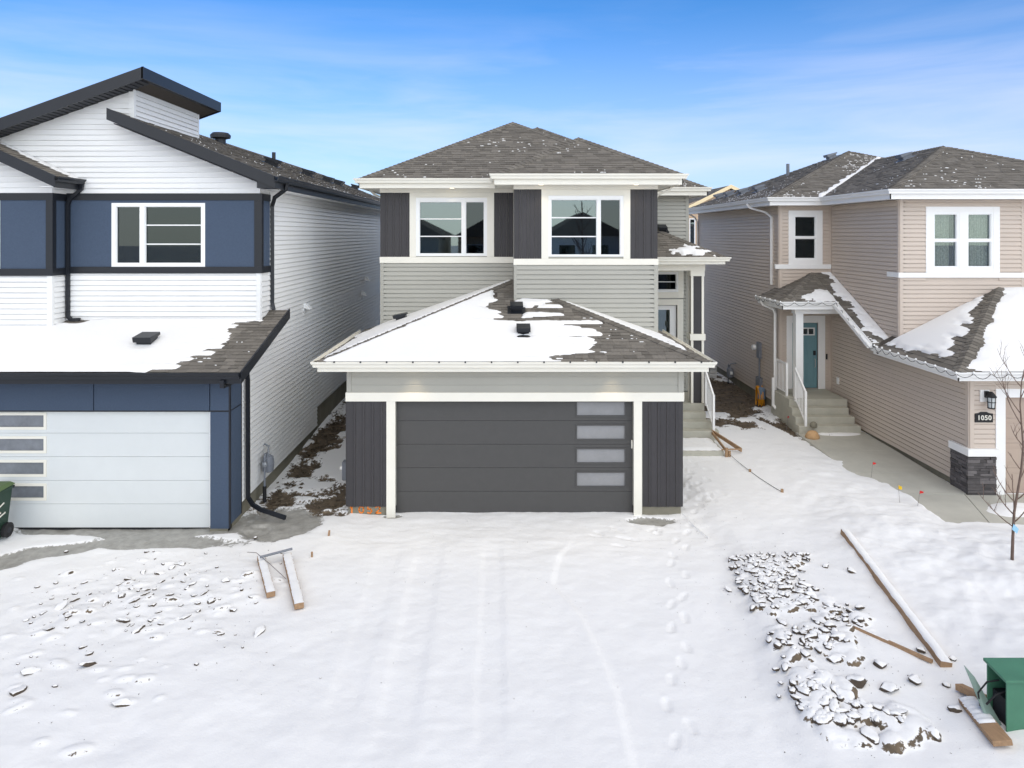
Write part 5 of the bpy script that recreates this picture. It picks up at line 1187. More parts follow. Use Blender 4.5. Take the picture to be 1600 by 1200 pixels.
for k in range(9):
    pts = []; cx, rr, hh = rnd.uniform(-.06, .1), rnd.uniform(.10, .17), rnd.uniform(.30, .40)
    for i in range(21):
        a = 6.283 * i / 20; pts.append(FLW.P(-22.45 + cx + rr * math.sin(a), .12 + .02 * k + .02 * math.sin(a * 2 + k), .40 + hh * math.cos(a) + rnd.uniform(-.012, .012)))
    b.tube(pts, .014, 6)
o = b.obj('extension_cord', M['yellow'], smooth=True); props(o, 'coiled yellow extension cord hanging below the meter on the taupe wall', 'cord')
t = thing('wall_lamp', 'black carriage lantern on white plate beside the garage door', 'wall lamp', (10.48, 14.9, 2.1))
MB().fbox(FG2, 10.38, 10.58, .018, .05, 2.10, 2.36).obj('back_plate', WH, t, bevel=.004); MB().fbox(FG2, 10.46, 10.54, .05, .10, 2.20, 2.34).obj('bracket', M['rubber'], t)
lc = FG2.P(10.53, .17, 0); MB().tube([FG2.P(10.5, .08, 2.30), FG2.P(10.52, .14, 2.33), (lc.x, lc.y, 2.33)], .014).obj('arm', M['rubber'], t)
MB().lathe((lc.x, lc.y, 2.19), [(.02, .16), (.05, .13), (.10, .06), (.10, .04)], 12).obj('lamp_cap', M['rubber'], t); MB().lathe((lc.x, lc.y, 2.01), [(.062, 0), (.078, .22)], 10).obj('lamp_glass', mat('seeded_glass', lin(190, 196, 196), .2, .1, 20, spec=.7), t)
cg = MB()
for k in range(6):
    a = k * 1.047; cg.tube([(lc.x + .068 * math.cos(a), lc.y + .068 * math.sin(a), 2.0), (lc.x + .085 * math.cos(a), lc.y + .085 * math.sin(a), 2.24)], .007, 5)
cg.lathe((lc.x, lc.y, 1.985), [(.07, 0), (.075, .02)], 10).lathe((lc.x, lc.y, 2.12), [(.084, 0), (.084, .014)], 10).obj('cage', M['rubber'], t)
t = thing('house_number_plaque', 'black arched plaque with pale numerals 1050 under the lantern', 'plaque', (10.465, 14.93, 1.7))
MB().prism([FG2.P(10.27, .02, 1.65), FG2.P(10.66, .02, 1.65), FG2.P(10.66, .02, 1.84), FG2.P(10.58, .02, 1.85), FG2.P(10.53, .02, 1.875), FG2.P(10.40, .02, 1.875), FG2.P(10.35, .02, 1.85), FG2.P(10.27, .02, 1.84)], (0, -.022, 0)).obj('plate', M['rubber'], t)
tcv = bpy.data.curves.new('numerals', 'FONT'); tcv.body = '1050'; tcv.size = .145; tcv.align_x = 'CENTER'; tcv.align_y = 'CENTER'; tcv.extrude = .006; tcv.space_character = 1.1; tcv.offset = .002
to = bpy.data.objects.new('numerals', tcv); COL.objects.link(to); dg = bpy.context.evaluated_depsgraph_get(); me = bpy.data.meshes.new_from_object(to.evaluated_get(dg)); bpy.data.objects.remove(to)
me.transform(Matrix.Translation((10.465, 14.95 - .050, 1.748)) @ Matrix.Rotation(R(90), 4, 'X')); me.materials.clear(); me.materials.append(M['letters']); no = bpy.data.objects.new('numerals', me); link(no, t)
# string lights along the neighbour's eaves
t = thing('string_lights', 'string of small white bulbs on dark wire along the neighbour eaves', 'string lights', (9.6, 17, 3))
ep = [Vector(p) for p in ((7.9, 21.5, 3.80), (7.9, 19.58, 3.80), (9.50, 19.58, 3.80), (9.46, 17.84, 2.90), (9.50, 14.37, 2.82), (16.5, 14.37, 2.82))]
bp = []
for a, c in zip(ep[:-1], ep[1:]):
    n = max(1, round((c - a).length / .36))
    for i in range(n): bp.append(a + (c - a) * (i / n))
wb_ = MB(); rnd = random.Random(2)
for a, c in zip(bp[:-1], bp[1:]):
    sag = rnd.uniform(.05, .12); wb_.tube([a + (c - a) * (i / 6) + Vector((0, 0, -sag * 4 * (i / 6) * (1 - i / 6))) for i in range(7)], .006, 5)
wb_.obj('light_wire', M['rubber'], t); bme = MB().lathe((0, 0, 0), [(.008, -.028), (.024, -.012), (.026, .006), (.014, .026)], 10).mesh('bulb', M['vinyl'], True)
for p in bp:
    o = bpy.data.objects.new('bulb', bme); link(o, t); o.location = p + Vector((0, 0, .02))
# corrugated sheets at the far end of the passage
b = MB(); nn = 40
for k in range(3):
    vs = []
    for i in range(nn + 1):
        z = .14 + .5 * i / nn; yy = 26.6 + .03 * math.sin(i * 1.9) + .02 * k
        vs += [(5.75, yy, z), (8.25 - .12 * k, yy, z), (5.75, yy + .012, z), (8.25 - .12 * k, yy + .012, z)]
    b.add(vs, [f for i in range(nn) for f in ((4 * i, 4 * i + 1, 4 * i + 5, 4 * i + 4), (4 * i + 2, 4 * i + 6, 4 * i + 7, 4 * i + 3))])
props(b.obj('corrugated_sheet', M['white']), 'pale corrugated metal sheet standing across the far end of the dirt passage', 'metal sheet')
# wheeled bin
t = thing('wheeled_bin', 'green wheeled bin with a white mark standing by the white garage door', 'bin', (-9.61, 12.68, .07))
G = M['bin_green']; bx0, bx1, by0, by1 = -9.88, -9.34, 12.40, 12.96; zb = .08
b = MB(); b.add([(bx0 + .06, by0 + .06, zb), (bx1 - .09, by0 + .06, zb), (bx1 - .09, by1 - .04, zb), (bx0 + .06, by1 - .04, zb), (bx0, by0, .98), (bx1, by0, .98), (bx1, by1, .98), (bx0, by1, .98)], TABF); b.obj('body', G, t, bevel=.02)
MB().box(bx0 - .02, bx1 + .02, by0 - .02, by1 + .01, .955, 1.0).obj('rim', G, t, bevel=.01)
b = MB(); b.add([(bx0 - .03, by0 - .04, 1.0), (bx1 + .03, by0 - .04, 1.0), (bx1 + .03, by1 + .04, 1.02), (bx0 - .03, by1 + .04, 1.02), (bx0 + .03, by0 + .04, 1.06), (bx1 - .03, by0 + .04, 1.06), (bx1 - .03, by1 - .02, 1.08), (bx0 + .03, by1 - .02, 1.08)], TABF); b.obj('lid', mat('olive_lid', lin(84, 104, 66), .5), t, bevel=.01)
MB().tube([(bx0 + .1, by1 + .06, .97), (bx1 - .02, by1 + .06, .97), (bx1 + .02, by1 - .02, .97)], .016).obj('handle', M['rubber'], t)
for x in (bx0 - .03, bx1 - .06):
    wh = MB().lathe((x, by1 - .12, .20), [(.10, 0), (.135, .01), (.135, .07), (.10, .08)], 20, 'x').obj('wheel', M['rubber'], t); MB().lathe((x - .004, by1 - .12, .20), [(.03, 0), (.085, .012), (.085, .076), (.03, .09)], 10, 'x').obj('hub', M['soffit_dark'], wh)
def bp_(y, z): f = (z - zb) / .9; return (bx1 - .09 * (1 - f) + .002, y, z)
def mark(y0, z0, y1, z1, wd=.014):
    a, c = Vector(bp_(y0, z0)), Vector(bp_(y1, z1)); d = (c - a).normalized(); q = d.cross(Vector((1, 0, 0))) * wd; e = Vector((.004, 0, 0)); return MB().add([a - q, c - q, c + q, a + q, a - q + e, c - q + e, c + q + e, a + q + e], TABF)
b = MB()
for q in ((12.62, .78, 12.64, .58), (12.58, .56, 12.70, .58), (12.63, .69, 12.76, .74), (12.44, .44, 12.82, .54)):
    mm = mark(*q); b.add(mm.v, mm.f)
b.obj('stencil_mark', M['letters'], t)
# loose lumber
def plank(label, p0, p1, wd, th, tilt=0.0, snow=.03, group=None, name='plank', cover=(0.0, 1.0)):
    p0, p1 = Vector(p0), Vector(p1); d = (p1 - p0).normalized(); s = d.cross(Vector((0, 0, 1))).normalized(); up = s.cross(d)
    s, up = s * math.cos(tilt) + up * math.sin(tilt), up * math.cos(tilt) - s * math.sin(tilt)
    def bxx(a, c, w0, w1, h0, h1): return [a + s * w0 + up * h0, c + s * w0 + up * h0, c + s * w1 + up * h0, a + s * w1 + up * h0, a + s * w0 + up * h1, c + s * w0 + up * h1, c + s * w1 + up * h1, a + s * w1 + up * h1]
    o = MB().add(bxx(p0, p1, -wd / 2, wd / 2, 0, th), TABF).obj(name, M['wood'], bevel=.004); props(o, label, 'plank', group)
    if snow:
        n = 40; vs = []; r_ = random.Random(int(wd * 1e4) + int(p0.x * 100)); L_ = (p1 - p0).length; A = p0 + d * (L_ * cover[0]); L_ *= cover[1] - cover[0]
        for i in range(n + 1):
            q = A + d * (L_ * i / n); e = min(1, i / 2.0, (n - i) / 2.0); h = snow * (.75 + .35 * math.sin(i * .9 + p0.x) * .4 + r_.uniform(-.1, .1))
            w_ = wd / 2 * (1.0 + r_.uniform(-.10, .05))
            for k, (fw, fh) in enumerate(((-1.0, -.15), (-.86, .65), (-.3, 1), (.3, 1), (.86, .65), (1.0, -.15))): vs.append(q + s * (w_ * fw) + up * (th + max(fh * h * max(e, .15), -.008)))
        MB().add(vs, [(i * 6 + k, i * 6 + k + 1, (i + 1) * 6 + k + 1, (i + 1) * 6 + k) for i in range(n) for k in range(5)]).obj('snow_cap', M['snow'], o, smooth=True, fix=False)
    return o
gz = ground_z
def on(x, y, dz=0.0): return (x, y, gz(x, y) + dz)
plank('shorter snow-topped plank of the pair lying left of the driveway', on(-4.27, 11.95, .02), on(-3.68, 10.74, .02), .13, .085, 0, .02)
plank('longer snow-topped plank with bare sawn end left of the driveway', on(-3.84, 12.02, .03), on(-3.14, 10.42, .02), .14, .09, 0, .02)
o = MB().tube([on(-4.20, 11.72, .15), on(-3.76, 12.06, .17)], .022, 8).obj('steel_stake', M['meter_grey']); props(o, 'grey steel stake lying across the tops of two short planks', 'stake')
o = MB().tube([on(-4.55, 12.06, .10), on(-4.38, 12.02, .12), on(-4.0, 11.6, .10), on(-3.62, 11.28, .03)], .006, 5).obj('wire', M['wire']); props(o, 'thin bent wire lying over the short planks in the snow', 'wire')
plank('long snow-topped board on edge across the snowy mound at right', on(6.27, 12.62, -.035), on(5.72, 8.86, -.05), .14, .12, R(6), .03)
plank('thin bare lath lying low beside the long board', on(4.93, 9.80, -.01), on(5.60, 8.95, .0), .06, .045, R(15), .012, cover=(.05, .5))
# forms by our front steps
t = thing('concrete_form', 'raw wooden form boards and stake at the corner of the snowy landing', 'form board', (5.65, 17.5, .1))
MB().add([(5.66, 18.7, .32), (5.70, 18.7, .32), (5.70, 18.7, .40), (5.66, 18.7, .40), (6.08, 17.62, .14), (6.12, 17.62, .14), (6.12, 17.62, .24), (6.08, 17.62, .24)], TABF).obj('brace', M['wood'], t); MB().tube([(5.66, 18.66, .34), (5.68, 17.5, .20)], 0, sq=(.03, .07)).obj('side_board', M['wood'], t)
MB().box(5.63, 5.70, 17.42, 17.47, -.05, .30).box(5.72, 5.77, 17.43, 17.48, -.05, .22).obj('stake', M['wood'], t); MB().tube([(5.55, 17.47, .25), (6.10, 17.6, .22)], 0, sq=(.03, .03)).obj('cross_piece', M['wood'], t)
o = MB().tube([on(5.72, 17.4, .08), on(5.8, 17.0, .03), on(5.86, 16.5, .015), on(5.93, 15.9, .01), on(6.0, 15.3, .012), on(6.07, 14.95, .005)], .0055, 5).obj('string_line', M['rubber']); props(o, 'dark string line running over the snow from the form stake', 'string')
b = MB().tube([on(6.07, 14.95, -.05), on(6.07, 14.95, .07)], 0, sq=(.05, .04)).obj('wooden_peg', M['wood']); props(b, 'short dark peg in the snow at the end of the string line', 'peg')
b = MB().tube([on(5.87, 16.35, -.05), on(5.87, 16.35, .06)], 0, sq=(.05, .04)).obj('wooden_peg', M['wood']); props(b, 'short peg halfway along the string line nearer the steps', 'peg')
b = MB().tube([on(-3.35, 12.95, -.05), on(-3.33, 12.95, .10)], 0, sq=(.035, .03)).obj('wooden_peg', M['wood']); props(b, 'small stake in the snow in front of the painted footing number', 'peg')
b = MB().tube([on(-3.42, 12.1, -.05), on(-3.42, 12.1, .09)], 0, sq=(.03, .025)).obj('wooden_peg', M['wood']); props(b, 'thin stake tip in the snow behind the longer short plank', 'peg')
o = MB().tube([on(3.62, 13.95, .05), on(3.72, 13.4, .03), on(3.85, 12.9, .02)], .012, 5).obj('rope', WH); props(o, 'pale rope end lying by the right garage footing', 'rope')
# survey flags
def flag(label, x, y, m, ang, tip=False, h=.42, lean=0.05):
    z = gz(x, y); t = thing('survey_flag', label, 'survey flag', (x, y, z)); MB().tube([(x, y, z - .1), (x + lean, y, z + h)], .004, 5).obj('wire_stem', M['wire'], t)
    c, s = math.cos(ang), math.sin(ang); n = 5; vs = []
    for i in range(n + 1):
        u = .10 * i / n; wv = .018 * math.sin(i * 1.5)
        hh = .075 * (1 - (i / n if tip else 0) * .85)
        vs += [(x + lean + u * c - wv * s, y + u * s + wv * c, z + h - .03 * i / n), (x + lean + u * c - wv * s, y + u * s + wv * c, z + h - hh - .02 * i / n)]
    b = MB().add(vs, [(2 * i, 2 * i + 1, 2 * i + 3, 2 * i + 2) for i in range(n)]).obj('pennant', m, t, fix=False)
    sm = b.modifiers.new('thickness', 'SOLIDIFY'); sm.thickness = .003
flag('red survey flag farthest up the edge of the concrete walk', 8.52, 15.9, M['flag_red'], .2, True, .36)
flag('yellow survey flag on the snow bank beside the walk', 8.25, 14.25, M['flag_yellow'], .15, False, .36, -.04)
flag('red survey flag next to the yellow one by the walk', 8.48, 14.05, M['flag_red'], .1, True, .32, .06)
flag('small red survey flag against the concrete side of the stairs', 8.12, 19.7, M['flag_red'], 1.0, True, .34)
# boulders at the foot of the stairs
def rock(label, x, y, z, r, sq=.75, m='boulder', seed=1, name='boulder', cat='boulder'):
    bm = bmesh.new(); bmesh.ops.create_icosphere(bm, subdivisions=3, radius=1); rr = random.Random(seed); o_ = [rr.uniform(0, 9) for _ in range(3)]
    for v in bm.verts:
        k = 1 + .16 * math.sin(v.co.x * 2.6 + o_[0]) * math.sin(v.co.y * 2.3 + o_[1]) + .1 * math.sin(v.co.z * 4 + o_[2]); v.co = Vector((v.co.x * k * r, v.co.y * k * r, v.co.z * k * r * sq))
    me = bpy.data.meshes.new(name); bm.to_mesh(me); bm.free(); me.polygons.foreach_set('use_smooth', [True] * len(me.polygons)); me.materials.append(M[m])
    o = bpy.data.objects.new(name, me); COL.objects.link(o); o.location = (x, y, z); return props(o, label, cat)
rock('smooth tan boulder at the foot of the concrete stairs', 8.42, 18.72, .24, .17, .8, 'boulder', 3); rock('small grey stone resting on the lowest stair by the rail post', 8.56, 18.95, .46, .11, .7, 'foundation', 6, 'stone', 'stone')
# utility pedestal with its open cover
t = thing('utility_pedestal', 'open green metal utility pedestal at the near right corner', 'utility box', (6.2, 7.85, .1))
GB = M['box_green']; px0, px1, py0, py1, pzt = 5.66, 6.62, 7.70, 8.02, .74
MB().box(px0, px1, py0, py0 + .015, -.1, pzt - .03).obj('front_panel', GB, t); MB().box(px0, px1, py1 - .015, py1, -.1, pzt - .03).obj('back_panel', GB, t); MB().box(px1 - .015, px1, py0 + .016, py1 - .016, -.1, pzt - .03).obj('side_panel', GB, t)
MB().add([(px0 - .03, py0 - .03, pzt - .03), (px1 + .03, py0 - .03, pzt - .03), (px1 + .03, py1 + .02, pzt), (px0 - .03, py1 + .02, pzt), (px0 - .03, py0 - .03, pzt), (px1 + .03, py0 - .03, pzt), (px1 + .03, py1 + .02, pzt + .035), (px0 - .03, py1 + .02, pzt + .035)], TABF).obj('lid', GB, t, bevel=.006)
MB().box(px0 + .42, px0 + .50, py0 - .03, py0, .50, .66).obj('hasp', M['galv'], t, bevel=.006); MB().box(px0 + .05, px1 - .05, py0 + .02, py1 - .03, -.05, .45).obj('terminal_block', M['rubber'], t)
MB().tube([(px0 + .06, 7.9, .60), (px0 - .06, 7.93, .56), (px0 - .15, 7.95, .42), (px0 - .12, 7.96, .26)], .009, 6).tube([(px0 + .1, 7.8, .55), (px0 - .05, 7.8, .50), (px0 - .13, 7.84, .36)], .011, 6).obj('cable', M['rubber'], t)
b = MB(); P4 = [Vector(p) for p in ((5.50, 8.18, .60), (5.56, 8.08, .52), (5.73, 7.72, .02), (5.52, 7.66, .02))]; nv = (P4[1] - P4[0]).cross(P4[3] - P4[0]).normalized() * .02
o = b.prism([tuple(p) for p in P4], nv).obj('cover_plate', mat('dull_green_plate', lin(128, 150, 140), .55, .12, 6), bevel=.003); props(o, 'dull green cover plate leaning against the open utility pedestal', 'metal plate')
plank('orange bare board end poking from snow under the leaning cover plate', on(5.56, 8.20, .02), (5.44, 7.45, gz(5.44, 7.45) + .04), .20, .06, R(-10), .03, cover=(.0, .62)); plank('short brown board behind the leaning cover plate', (5.60, 8.42, .14), (5.70, 8.12, .20), .12, .07, R(10), .0)
# sapling with a blue tag
t = thing('sapling', 'bare young tree with a blue tag in front of the taupe garage', 'tree', (8.5, 11.45, .15))
rnd = random.Random(14); zb = gz(8.5, 11.45)
tp = [Vector((8.50, 11.45, zb - .2)), Vector((8.52, 11.45, zb + .4)), Vector((8.55, 11.46, zb + .8)), Vector((8.66, 11.45, zb + 1.5)), Vector((8.70, 11.46, zb + 1.9)), Vector((8.64, 11.45, zb + 2.6)), Vector((8.66, 11.44, zb + 3.0)), Vector((8.80, 11.45, zb + 3.6))]
MB().tube(tp, .025, 10, .005).obj('trunk', M['bark'], t, smooth=True)
def limb(b, p, d, ln, r, depth):
    pts = [p]; q = p.copy(); dd = d.normalized()
    for i in range(6): dd = (dd + Vector((rnd.uniform(-.12, .12), rnd.uniform(-.12, .12), .10))).normalized(); q = q + dd * (ln / 6); pts.append(q.copy())
    b.tube(pts, r, 6, r * .3)
    if depth:
        for i in (2, 3, 4, 5):
            if rnd.random() < .8: limb(b, pts[i], (dd + Vector((rnd.uniform(-.9, .9), rnd.uniform(-.8, .8), rnd.uniform(-.1, .5)))), ln * rnd.uniform(.3, .5), r * .5, depth - 1)
for z, a, ln in ((.55, 3.0, .75), (.62, .2, .7), (.75, 2.4, .5), (.80, .9, .65), (.95, 3.4, .7), (1.0, 5.6, .6), (1.35, .4, .55), (1.5, 3.2, .35), (1.75, .1, .45), (1.9, 2.8, .4), (2.1, .3, .6), (2.25, 3.1, 1.1), (2.45, 2.9, .9), (2.7, .6, .7), (2.9, 2.7, .7), (3.0, 0.5, .6)):
    f = z / 3.6; k = max(i for i in range(len(tp) - 1) if tp[i].z - zb <= z); s_ = (zb + z - tp[k].z) / (tp[k + 1].z - tp[k].z); p = tp[k] + (tp[k + 1] - tp[k]) * s_
    b = MB(); limb(b, p, Vector((math.cos(a), math.sin(a) * .8, .55 + .9 * f)), ln, .010 * (1.2 - .5 * f), 2); b.obj('branch', M['bark'], t, smooth=True)
MB().add([(8.47, 11.40, zb + .53), (8.55, 11.395, zb + .46), (8.58, 11.40, zb + .54), (8.50, 11.405, zb + .62), (8.47, 11.404, zb + .53), (8.55, 11.399, zb + .46), (8.58, 11.404, zb + .54), (8.50, 11.409, zb + .62)], TABF).obj('tag', M['tag_blue'], t)
# frozen clods: in the rubble patch, scattered over the left yard
rnd = random.Random(77); CL = []
for k in range(9):
    bm = bmesh.new(); bmesh.ops.create_icosphere(bm, subdivisions=3, radius=1)
    for _ in range(13):                                   # knock flats off the lump
        n = Vector((rnd.gauss(0, 1), rnd.gauss(0, 1), rnd.gauss(0, .8))).normalized(); h = rnd.uniform(.5, .85)
        for v in bm.verts:
            e = v.co.dot(n) - h
            if e > 0: v.co -= n * e
    o_ = rnd.uniform(0, 9)
    for v in bm.verts: v.co *= 1 + .13 * math.sin(5 * v.co.x + o_) * math.sin(4.3 * v.co.y + 2 * o_) + rnd.gauss(0, .022)
    me = bpy.data.meshes.new('soil_clod'); bm.to_mesh(me); bm.free(); me.materials.append(M['clod']); me.polygons.foreach_set('use_smooth', [True] * len(me.polygons)); CL.append(me)
def clod(x, y, s, label, group, flat=.6, lift=.1, sx=None):
    o = bpy.data.objects.new('soil_clod', rnd.choice(CL)); COL.objects.link(o)
    o.scale = (s * (sx or rnd.uniform(.8, 1.5)), s * rnd.uniform(.7, 1.1), s * flat * rnd.uniform(.7, 1.1)); o.rotation_euler = (rnd.uniform(-.35, .35), rnd.uniform(-.35, .35), rnd.uniform(0, 6.28)); o.location = (x, y, gz(x, y) + s * lift); props(o, label, 'soil clod', group)
lab = 'snow-capped lump of frozen soil among many in the rubble patch right of the driveway'
def rubble_spot():
    while True:
        y = 7.9 + 4.1 * rnd.random() ** 1.35; tt = (12.0 - y) / 4.0
        x = rnd.uniform(float(lerp_curve(y, LIPB)) + .12 + .4 * tt, 5.05 - .1 * tt + .3 * math.sin(y * 2.7))
        x += rnd.gauss(0, .10)
        if vnoise(np.array([x * 1.8]), np.array([y * 1.8]), 12)[0] > -.22 + .35 * rnd.random(): return x, y, tt
for n in range(64):
    x, y, tt = rubble_spot(); clod(x, y, rnd.choice((.06, .07, .085)) * (1 + .6 * tt * (rnd.random() < .5)), lab, 'frozen clods in the rubble patch', .60, .22)
# the crumble between them, too many and too small to pick apart
V, Fc = [], []
src = [([v.co.copy() for v in me.vertices], [tuple(p.vertices) for p in me.polygons]) for me in CL[:4]]
small = []
for k in range(4):
    bm = bmesh.new(); bmesh.ops.create_icosphere(bm, subdivisions=2, radius=1)
    for v in bm.verts: v.co *= rnd.uniform(.72, 1.12)
    bm.verts.index_update(); small.append(([v.co.copy() for v in bm.verts], [tuple(v.index for v in f.verts) for f in bm.faces])); bm.free()
for n in range(700):
    if n < 560: x, y, tt = rubble_spot(); s_ = rnd.choice((.018, .025, .035, .045)) * (1 + .4 * tt)
    else: x, y = rnd.gauss(-5.7, 1.15), rnd.gauss(10.6, .8); s_ = rnd.choice((.012, .02, .03))
    vs, fs = rnd.choice(small); rot = Matrix.Rotation(rnd.uniform(0, 6.28), 3, 'Z'); b0 = len(V); sx, sy, sz_ = s_ * rnd.uniform(.9, 2.0), s_ * rnd.uniform(.7, 1.1), s_ * rnd.uniform(.5, .9); z = gz(x, y) + (.03 if n < 560 else 0) + s_ * .25
    for v in vs: q = rot @ Vector((v.x * sx, v.y * sy, v.z * sz_)); V.append((q.x + x, q.y + y, q.z + z))
    Fc += [tuple(i + b0 for i in f) for f in fs]
b = MB(); b.v, b.f = V, Fc; o = b.obj('soil_rubble', M['clod'], smooth=True, fix=False); o['kind'] = 'stuff'
slabs = [(a, b_, c * .78, d) for a, b_, c, d in [(4.05, 8.35, .15, 1.5), (4.42, 8.55, .16, 1.7), (4.75, 8.45, .15, 1.6), (4.3, 8.1, .17, 1.4), (4.62, 8.05, .17, 1.4), (3.95, 8.75, .13, 1.4), (4.35, 9.0, .14, 1.6), (4.9, 8.9, .12, 1.4), (4.85, 7.75, .16, 1.4), (4.1, 7.7, .15, 1.6), (4.2, 9.45, .13, 1.6), (4.0, 9.9, .11, 1.6), (4.15, 11.5, .10, 1.7), (3.9, 10.6, .10, 1.4), (4.55, 9.9, .12, 1.8)]]
WH_ = ['left-hand slab halfway down the near end', 'middle slab at the near end, behind two more', 'right-hand slab halfway down the near end', 'broad slab left of centre near the bottom', 'broad slab right of centre near the bottom', 'outermost left slab above the near end', 'central slab behind the near cluster', 'outer right slab nearest the open cover plate', 'bottom right slab nearest the utility pedestal', 'bottom left slab closest to the footprints',
       'slab in the middle of the patch below the lath', 'left slab in the middle of the patch', 'lone slab near the far end of the patch', 'slab on the far left edge of the patch', 'slab just left of the thin lath']
for (x, y, s_, sx), wl_ in zip(slabs, WH_): clod(x, y, s_, 'snow-capped frozen soil ' + wl_, 'larger slabs in the rubble patch', .62, .16, sx * .85)
for (x, y, s_), wl_ in zip(((5.75, 11.3, .09), (5.4, 11.5, .07), (5.6, 9.2, .09), (5.15, 8.6, .10), (5.35, 8.1, .08), (5.9, 9.0, .07), (5.5, 8.5, .06)),
                           ('tucked against the upper half of the long board', 'standing clear left of the upper long board', 'between the thin lath and the lower long board', 'below the thin lath at the rubble edge', 'left of the leaning cover plate', 'right of the lower end of the long board', 'above the boards beside the utility pedestal')):
    clod(x, y, s_, 'lone snow-capped clod ' + wl_, 'lone clods right of the rubble', .6, .15)
lab2 = 'small snow-capped clod scattered over the snowy yard left of the driveway'
for px_, py_ in ((283, 881), (252, 908), (228, 922), (206, 921), (226, 934), (190, 936), (210, 944), (164, 948), (95, 952), (41, 969), (107, 970), (128, 975), (192, 972), (278, 970), (290, 967), (215, 987), (310, 955), (364, 951), (352, 910), (320, 930), (140, 930), (116, 939), (222, 893), (268, 887), (292, 899), (250, 895), (180, 925), (200, 905), (330, 940), (75, 990), (240, 950), (300, 915)):
    d = 5.70 * 1067 / (py_ - 366); x = (px_ - 789) * d / 1067; clod(x, d, rnd.choice((.05, .06, .07, .085)), lab2, 'clods scattered over the left yard', .5, .10, rnd.uniform(1.0, 1.7))
for px_, py_, wl_ in ((46, 1054, 'large snow-topped clod nearest the lower left corner of the yard'), (30, 1082, 'smaller clod just below the large one at lower left'), (140, 1042, 'oblong snow-capped clod in the middle of the lower left yard'), (190, 1102, 'half-buried clod low in the left yard, right of the others'), (405, 985, 'lone clod below the shorter plank')):
    d = 5.70 * 1067 / (py_ - 366); x = (px_ - 789) * d / 1067; clod(x, d, .10, wl_, 'lone clods in the lower left yard', .5, .1, 1.5)
# grit blown over the snow
b = MB()
for k in range(900):
    if k < 420: x, y = rnd.gauss(4.4, .8), rnd.uniform(7.4, 12.6)
    elif k < 720: x, y = rnd.gauss(-5.4, 1.4), rnd.gauss(10.3, 1.3)
    elif k < 820: x, y = rnd.gauss(3.6, .7), rnd.gauss(13.6, .5)
    else: x, y = rnd.uniform(-2.2, 3), rnd.uniform(8, 13.9)
    s_ = rnd.uniform(.004, .012); z = gz(x, y) + .002
    vs = [(x + s_ * rnd.uniform(-1, 1), y + s_ * rnd.uniform(-1, 1), z + s_ * rnd.uniform(-.2, .8)) for _ in range(4)]; b.add(vs, [(0, 1, 2), (0, 2, 3), (0, 3, 1), (1, 3, 2)])
o = b.obj('grit', mat('dark_grit', lin(84, 76, 66), .9), fix=False); o['kind'] = 'stuff'
# bits of soil and litter in the side passages
b = MB()
def bit(x, y, s):
    z = gz(x, y) - .03; vs = [(x + s * rnd.uniform(-1, 1), y + s * rnd.uniform(-1, 1), z + s * rnd.uniform(-.2, .9)) for _ in range(5)]; b.add(vs, [(0, 1, 2), (0, 2, 3), (0, 3, 4), (1, 2, 4), (2, 3, 4), (0, 1, 4)])
for k in range(700): bit(rnd.uniform(5.9, 8.5), rnd.uniform(19.4, 26), rnd.uniform(.02, .06))
for k in range(700): bit(rnd.uniform(-5.25, -4.6), rnd.uniform(14.2, 23), rnd.uniform(.02, .07))
for k in range(250): bit(rnd.gauss(-3.8, .35), rnd.uniform(14.2, 16.4), rnd.uniform(.015, .04))
o = b.obj('soil_crumbs', mat('soil_crumb', lin(92, 82, 68), .9, .3, 8, island=.3), fix=False); o['kind'] = 'stuff'
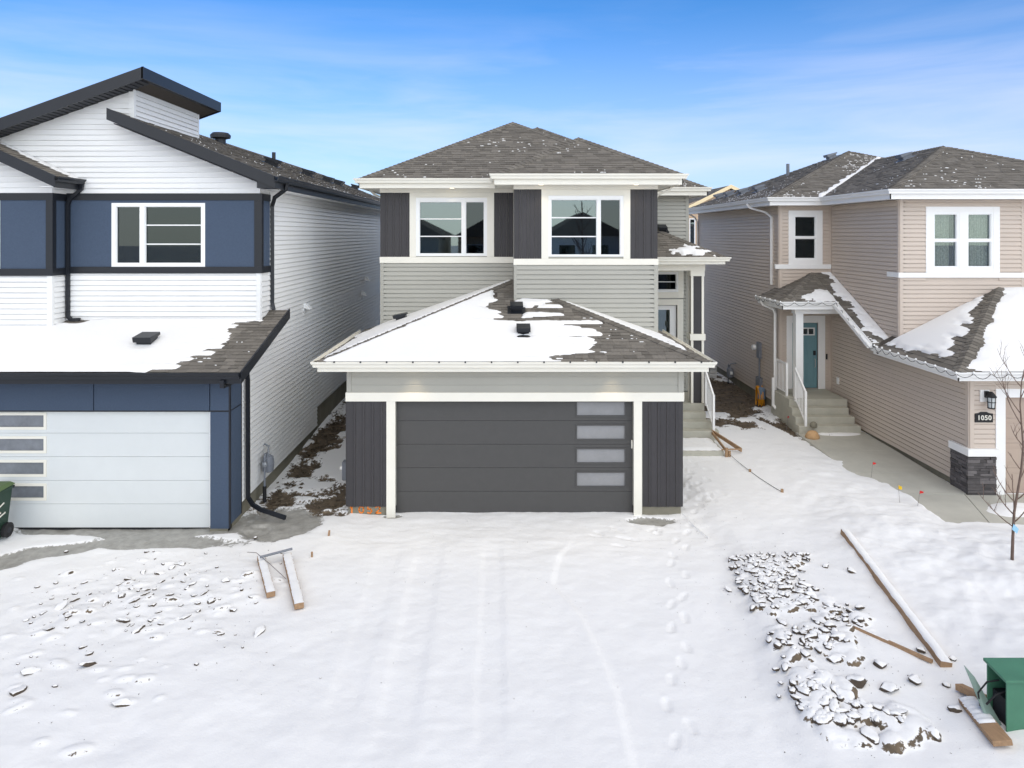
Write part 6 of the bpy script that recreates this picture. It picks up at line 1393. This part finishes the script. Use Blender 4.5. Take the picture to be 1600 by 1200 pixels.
# ================================================================== ACROSS THE STREET (seen only in the window panes)
def plain_house(label, x0, x1, y0, y1, h, m, rise):
    t = thing('house', label, 'house', ((x0 + x1) / 2, (y0 + y1) / 2, 0)); F = Frame(x1, y1, x0, y1); L_ = x1 - x0
    wv = [(L_ * .2, L_ * .2 + 1.6, h - 2.2, h - .7), (L_ * .65, L_ * .65 + 1.6, h - 2.2, h - .7)]
    wl = wall(t, F, 0, L_, 0, h, M[m], wv); MB().box(x0, x0 + .15, y0, y1 - .15, 0, h).box(x1 - .15, x1, y0, y1 - .15, 0, h).box(x0, x1, y0 - .15, y0, 0, h).obj('wall', M[m], t)
    for q in wv: window(t, F, *q, [(q[0] + .08, q[1] - .08, q[2] + .08, q[3] - .08)])
    MB().fbox(F, L_ * .3, L_ * .3 + 4.9, 0, .05, 0, 2.4).obj('garage_door', M['door_taupe'], t)
    xm = (x0 + x1) / 2; MB().add([(x0 - .5, y0 - .5, h), (x1 + .5, y0 - .5, h), (x1 + .5, y1 + .5, h), (x0 - .5, y1 + .5, h), (xm, y0 + 3, h + rise), (xm, y1 - 3, h + rise)], [(0, 1, 4), (1, 2, 5, 4), (2, 3, 5), (3, 0, 4, 5), (3, 2, 1, 0)]).obj('roof', M['shingle_one'], t)
plain_house('grey house across the street', -15, -6, -40, -26, 5.6, 'grey_siding', 2.6); plain_house('white house across the street', 4, 10.5, -42, -27, 5.6, 'white_siding', 2.2); plain_house('tan house across the street', -4.5, 2.5, -42, -30, 5.5, 'tan_siding', 2.4); plain_house('taupe house across the street', 13, 22, -40, -26, 5.6, 'taupe_siding', 2.4)
t = thing('tree', 'bare street tree across the street', 'tree', (5.5, -16, 0)); MB().tube([(5.5, -16, -.2), (5.55, -16, 2.2), (5.6, -16, 4.5), (5.5, -16, 8)], .13, 10, .02).obj('trunk', M['bark'], t)
b = MB(); rnd = random.Random(4)
for k in range(26): z = 2.2 + 5.2 * rnd.random(); a = rnd.uniform(0, 6.28); limb(b, Vector((5.55, -16, z)), Vector((math.cos(a), math.sin(a), .8)), 2.2 * (1.2 - z / 9), .035, 1)
b.obj('crown', M['bark'], t)
